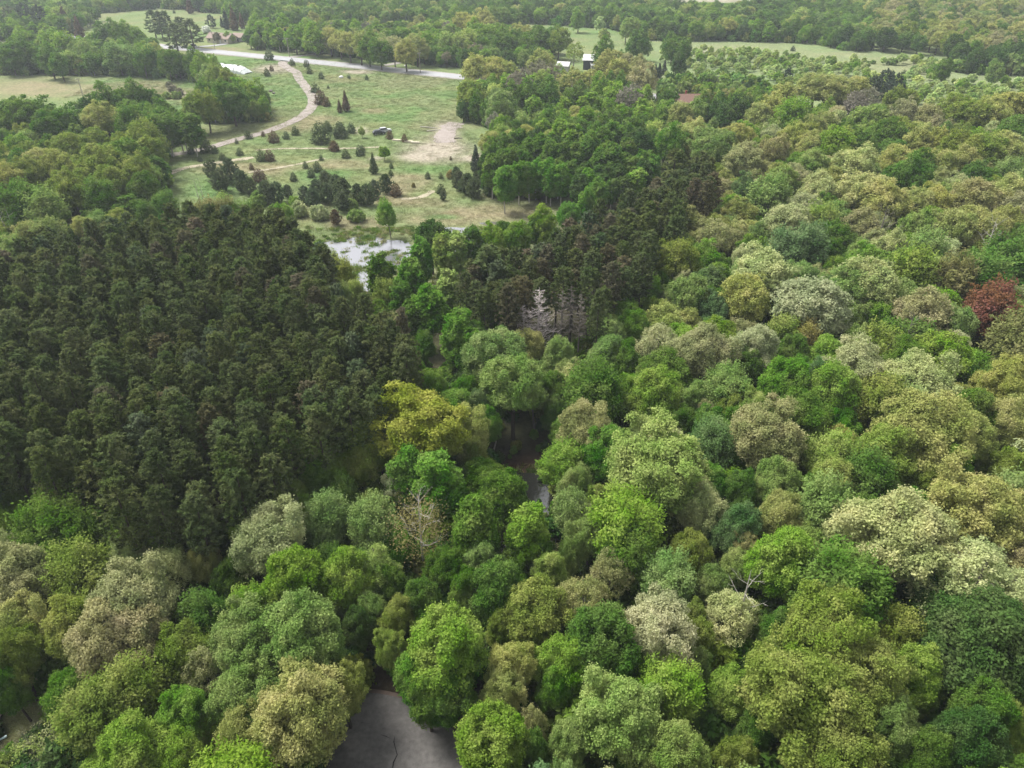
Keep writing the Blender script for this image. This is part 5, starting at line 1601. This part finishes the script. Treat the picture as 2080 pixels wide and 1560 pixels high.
# plastic covered mound: a long low hump of pale film with seams
x, y = p2w(470, 146)
pm = thing('plastic_mound', (x, y, 0), road_ang + .05, 'long low white plastic covered mound behind the trees by the road', 'mound')
L_, W_, H_ = 22.0, 8.0, 3.4
nseg = 11
rng = np.random.default_rng(55)
for i in range(nseg):
    mb = MB()
    vs, fs = [], []
    for a in range(2):
        u = (i + a) / nseg
        prof = min(1, 5 * u + .25) ** .6 * min(1, 4 * (1 - u) + .05) ** .6
        for k in range(9):
            th = PI * k / 8
            vs.append((-L_ / 2 + L_ * (u + (.004 if a == 0 else -.004)), math.cos(th) * W_ / 2 * (prof * .3 + .7), math.sin(th) ** .8 * H_ * prof * (1 + .05 * rng.normal()) - .05))
    for k in range(8):
        fs.append((k, k + 1, 10 + k, 9 + k))
    mb.add(vs, fs)
    link('film_strip', mb.mesh('film_strip', [M['film']]), pm)

# utility poles and wires
def pole(px, py, h, label):
    x, y = p2w(px, py)
    t = thing('utility_pole', (x, y, 0), road_ang, label, 'pole', 'utility poles along the road')
    mb = MB()
    mb.tube([(0, 0, -.5), (0, 0, h)], [.2, .13], 7)
    link('post', mb.mesh('pole_post', [M['pole_wood']]), t)
    mb = MB()
    mb.box(0, 0, h - .5, .14, 2.6, .16)
    link('crossarm', mb.mesh('crossarm', [M['pole_wood']]), t)
    for s in (-1.1, 0, 1.1):
        mb = MB()
        mb.tube([(0, s, h - .42), (0, s, h - .12)], [.07, .05], 6)
        link('insulator', mb.mesh('insulator', [M['white']]), t)
    return (x, y, h - .12)
P1 = pole(588, 116, 9.5, 'pale utility pole in front of the spruce row')
P2 = pole(854, 149, 9.5, 'utility pole beside the country road near the driveway')
P3 = pole(437, 101, 9.5, 'utility pole by the bend in front of the tan roofed house')
P4 = pole(172, 205, 9.0, 'grey utility pole standing in the dry straw meadow')
for a, b, lb in ((P1, P2, 'thin wires strung between the two poles along the road'), (P3, P1, 'thin wires in front of the spruce row')):
    for s in (-1.1, 1.1):
        ox, oy = -math.sin(road_ang) * s, math.cos(road_ang) * s
        mb = MB()
        mb.tube([(a[0] + ox + (b[0] - a[0]) * k / 8, a[1] + oy + (b[1] - a[1]) * k / 8, a[2] - 4 * .9 * (k / 8) * (1 - k / 8)) for k in range(9)], [.025] * 9, 3)
        tag(link('power_wire', mb.mesh('power_wire', [M['wire']])), ('nearer of ' if s < 0 else 'farther of ') + 'the ' + lb, 'wire', 'power wires by the road')

# ------------------------------------------------------------------ vehicles
def vehicle(name, px, py, rz, paint, label, kind='suv'):
    x, y = p2w(px, py)
    t = thing(name, (x, y, 0), rz, label, 'car')
    def prism(profile, w, nm, mat, parent, w2=None):
        mb = MB()
        n = len(profile)
        w2 = w2 or w
        vs = [(a, -(w if z < 1.0 else w2) / 2, z) for a, z in profile] + [(a, (w if z < 1.0 else w2) / 2, z) for a, z in profile]
        fs = [tuple(range(n))[::-1], tuple(range(n, 2 * n))] + [(i, (i + 1) % n, n + (i + 1) % n, n + i) for i in range(n)]
        mb.add(vs, fs)
        return link(nm, mb.mesh(nm, [M[mat]]), parent)
    prism([(-2.2, .35), (2.2, .35), (2.25, .7), (2.1, .88), (1.0, .98), (-2.15, .98), (-2.25, .7)], 1.8, 'body', paint, t)
    if kind == 'pickup':
        cab = [(-.4, .985), (.95, .985), (.35, 1.62), (-.35, 1.62)]
    elif kind == 'van':
        cab = [(-2.1, .985), (1.2, .985), (.6, 1.95), (-2.05, 1.95)]
    else:
        cab = [(-2.0, .985), (.95, .985), (.3, 1.55), (-1.5, 1.55)]
    c = prism(cab, 1.74, 'cabin', 'window', t, 1.45)
    top = max(z for _, z in cab)
    xs = [a for a, z in cab if z == top]
    mb = MB()
    mb.box(sum(xs) / 2, 0, top + .025, abs(xs[1] - xs[0]) + .1, 1.45, .05)
    link('roof_panel', mb.mesh('car_roof', [M[paint]]), t)
    for sx in (-1.35, 1.35):
        for sy in (-.82, .82):
            mb = MB()
            mb.tube([(sx, sy - .11, .34), (sx, sy + .11, .34)], [.34, .34], 12)
            wv = link('wheel', mb.mesh('tyre', [M['tyre']]), t)
            mb = MB()
            mb.tube([(sx, sy - .118, .34), (sx, sy + .118, .34)], [.19, .19], 8)
            link('rim', mb.mesh('rim', [M['car_silver']]), wv)
    for sy in (-.6, .6):
        mb = MB()
        mb.box(2.2, sy, .72, .12, .36, .16)
        link('headlight', mb.mesh('headlight', [M['white']]), t)
    return t
vehicle('parked_car', 770, 273, .35, 'car_black', 'black car parked on the grass at the meadow edge')
vehicle('parked_car', 782, 268, .42, 'car_silver', 'silver roofed car parked behind the black car')
vehicle('parked_car', 478, 82, 1.2, 'car_silver', 'silver car parked beside the tan roofed house')
vehicle('parked_car', 485, 84, 1.2, 'car_black', 'dark car parked at the garage of the tan roofed house')
vehicle('parked_van', 395, 97, road_ang, 'car_white', 'white van on the road behind the dark pines', 'van')
vehicle('parked_van', 1905, 268, -.6, 'car_white', 'white van glimpsed under the tan oaks', 'van')
# camper trailer
x, y = p2w(88, 309)
t = thing('camper_trailer', (x, y, 0), .15, 'small white camper trailer on the lawn among dark maples', 'trailer')
mb = MB()
pr = [(-2.6, .5), (2.2, .5), (2.7, 1.2), (2.5, 2.2), (1.9, 2.6), (-2.2, 2.6), (-2.7, 2.2), (-2.75, 1.0)]
n = len(pr)
mb.add([(a, -1.1, z) for a, z in pr] + [(a, 1.1, z) for a, z in pr], [tuple(range(n))[::-1], tuple(range(n, 2 * n))] + [(i, (i + 1) % n, n + (i + 1) % n, n + i) for i in range(n)])
link('body', mb.mesh('camper_body', [M['car_white']]), t)
for xx, ww in ((-1.2, 1.0), (.9, .8)):
    mb = MB()
    mb.box(xx, -1.11, 1.75, ww, .06, .6)
    link('window', mb.mesh('camper_window', [M['window']]), t)
mb = MB()
mb.box(-.1, -1.12, 1.4, .65, .05, 1.7)
link('door', mb.mesh('camper_door', [M['wall_grey']]), t)
for sy in (-1.02, 1.02):
    mb = MB()
    mb.tube([(-.2, sy - .1, .33), (-.2, sy + .1, .33)], [.33, .33], 10)
    link('wheel', mb.mesh('camper_wheel', [M['tyre']]), t)
mb = MB()
mb.tube([(2.3, 0, .5), (3.6, 0, .45)], [.05, .05], 5)
link('hitch', mb.mesh('hitch', [M['wall_dark']]), t)
# red parasol behind the camper
x, y = p2w(83, 297)
t = thing('parasol', (x, y, 0), 0, 'red parasol on the dark lawn behind the white camper', 'parasol')
mb = MB()
mb.tube([(0, 0, -.1), (0, 0, 2.6)], [.04, .03], 6)
link('pole', mb.mesh('parasol_pole', [M['white']]), t)
mb = MB()
ring = [(1.7 * math.cos(PI * k / 4), 1.7 * math.sin(PI * k / 4), 1.95) for k in range(8)]
mb.add([(0, 0, 2.65)] + ring + [(0, 0, 2.5)] + [(a * .98, b * .98, 1.88) for a, b, c in ring], [(0, 1 + k, 1 + (k + 1) % 8) for k in range(8)] + [(9, 10 + (k + 1) % 8, 10 + k) for k in range(8)])
link('canopy', mb.mesh('parasol_canopy', [M['red_cloth']]), t)
# propane tank
x, y = p2w(992, 310)
t = thing('propane_tank', (x, y, 0), .3, 'white rounded propane tank beside the sandy patch', 'tank')
mb = MB()
mb.tube([(-1.5, 0, .9), (-1.35, 0, .9), (-1.0, 0, .9), (1.0, 0, .9), (1.35, 0, .9), (1.5, 0, .9)], [.15, .45, .6, .6, .45, .15], 12)
link('tank', mb.mesh('tank_shell', [M['car_white']]), t)
for xx in (-.8, .8):
    mb = MB()
    mb.box(xx, 0, .2, .15, .8, .45)
    link('foot', mb.mesh('tank_foot', [M['wall_grey']]), t)
mb = MB()
mb.tube([(0, 0, 1.45), (0, 0, 1.62)], [.16, .14], 8)
link('lid', mb.mesh('tank_lid', [M['car_white']]), t)
# stacks of pale boards and loose logs near the clearing
for k, (px, py, rz, lb) in enumerate(((806, 286, -.25, 'pale board stack between the two round junipers'), (830, 289, -.05, 'longest pale board stack right of the junipers'), (844, 291, -.1, 'pale board stack at the rim of the sand clearing'))):
    x, y = p2w(px, py)
    t = thing('board_stack', (x, y, 0), rz, lb, 'boards', 'board stacks by the sand clearing')
    for i in range(3):
        for j in range(3):
            mb = MB()
            mb.box(RT.uniform(-.15, .15), (j - 1) * .32, .08 + i * .17, 2.9 + RT.uniform(-.3, .3), .29, .14, RT.uniform(-.03, .03))
            link('board', mb.mesh('board', [M['timber']]), t)
for k, (px, py, dx, dy, lb) in enumerate(((871, 260, 3.2, -1.2, 'pale fallen log left of the sandy lane'), (881, 266, 2.4, 1.0, 'shorter pale fallen log lower beside the sandy lane'), (931, 282, 1.4, .2, 'dark short log right of the sandy lane'), (1001, 926, .5, 1.2, 'broken pale branch leaning by the dark pond'))):
    x, y = p2w(px, py)
    mb = MB()
    mb.tube([(-dx, -dy, .2), (0, .15, .25), (dx, dy, .2 if k < 3 else 1.8)], [.18, .15, .10], 6)
    o = link('fallen_log', mb.mesh('fallen_log', [M['bark_pale' if k != 2 else 'bark']]), None, (x, y, 0))
    tag(o, lb, 'log')
x, y = p2w(692, 158)
# deck corner and pipe at the near left edge
x, y = p2w(-16, 1458, .4)
t = thing('wooden_deck', (x, y, 0), .16, 'corner of a weathered wooden deck on the yard grass', 'deck')
for i in range(13):
    mb = MB()
    mb.box(-1.75 + i * .2, 0, .42, .185, 1.25, .04)
    link('plank', mb.mesh('deck_plank', [M['plank']]), t)
for xx in (-1.6, .6):
    mb = MB()
    mb.box(xx, 0, .2, .1, 1.2, .38)
    link('joist', mb.mesh('deck_joist', [M['bark']]), t)
x, y = p2w(0, 1505)
mb = MB()
mb.tube([(-1.2, -.75, .12), (-.3, -.2, .16), (.42, .3, .2), (.5, .36, .2)], [.07, .09, .12, .10], 8)
tag(link('plastic_pipe', mb.mesh('plastic_pipe', [mat_plain('pipe_pale', (.62, .78, .80), .4, .05, 1)]), None, (x, y, 0)), 'pale bluish white plastic pipe lying on the yard grass', 'pipe')
for k, (px, py, s, lb) in enumerate(((693, 158, 1.1, 'pale boulder on the green meadow below the road'), (823, 134, .6, 'small pale boulder by the road verge'), (550, 186, .9, 'grey heap of stones on the lawn inside the path bend'), (556, 190, .7, 'smaller grey stone beside the stone heap'))):
    x, y = p2w(px, py)
    rng = np.random.default_rng(140 + k)
    d = sphere_dirs(40, -0.98, rng)
    import bmesh
    bm = bmesh.new()
    bmesh.ops.create_icosphere(bm, subdivisions=2, radius=s)
    for vv in bm.verts:
        vv.co *= 1 + .18 * math.sin(vv.co.x * 3 / s + k) * math.cos(vv.co.y * 4 / s)
        vv.co.z *= .62
    me = bpy.data.meshes.new('boulder')
    bm.to_mesh(me)
    bm.free()
    me.materials.append(M['white'] if k < 2 else M['bark_grey'])
    tag(link('boulder', me, None, (x, y, s * .3)), lb, 'boulder')

# ------------------------------------------------------------------ the air
HAZE = 0.00022
m, nt, out = new_mat('haze')
pv = nt.nodes.new('ShaderNodeVolumePrincipled')
pv.inputs['Color'].default_value = (0.86, 0.94, 1.0, 1)
pv.inputs['Density'].default_value = HAZE
pv.inputs['Anisotropy'].default_value = 0.2
nt.links.new(pv.outputs[0], out.inputs['Volume'])
mb = MB()
mb.box(0, 2000, 34, 11000, 9000, 72.0)
tag(link('haze', mb.mesh('haze', [m])), 'thin pale haze over the whole valley', None, None, 'stuff')
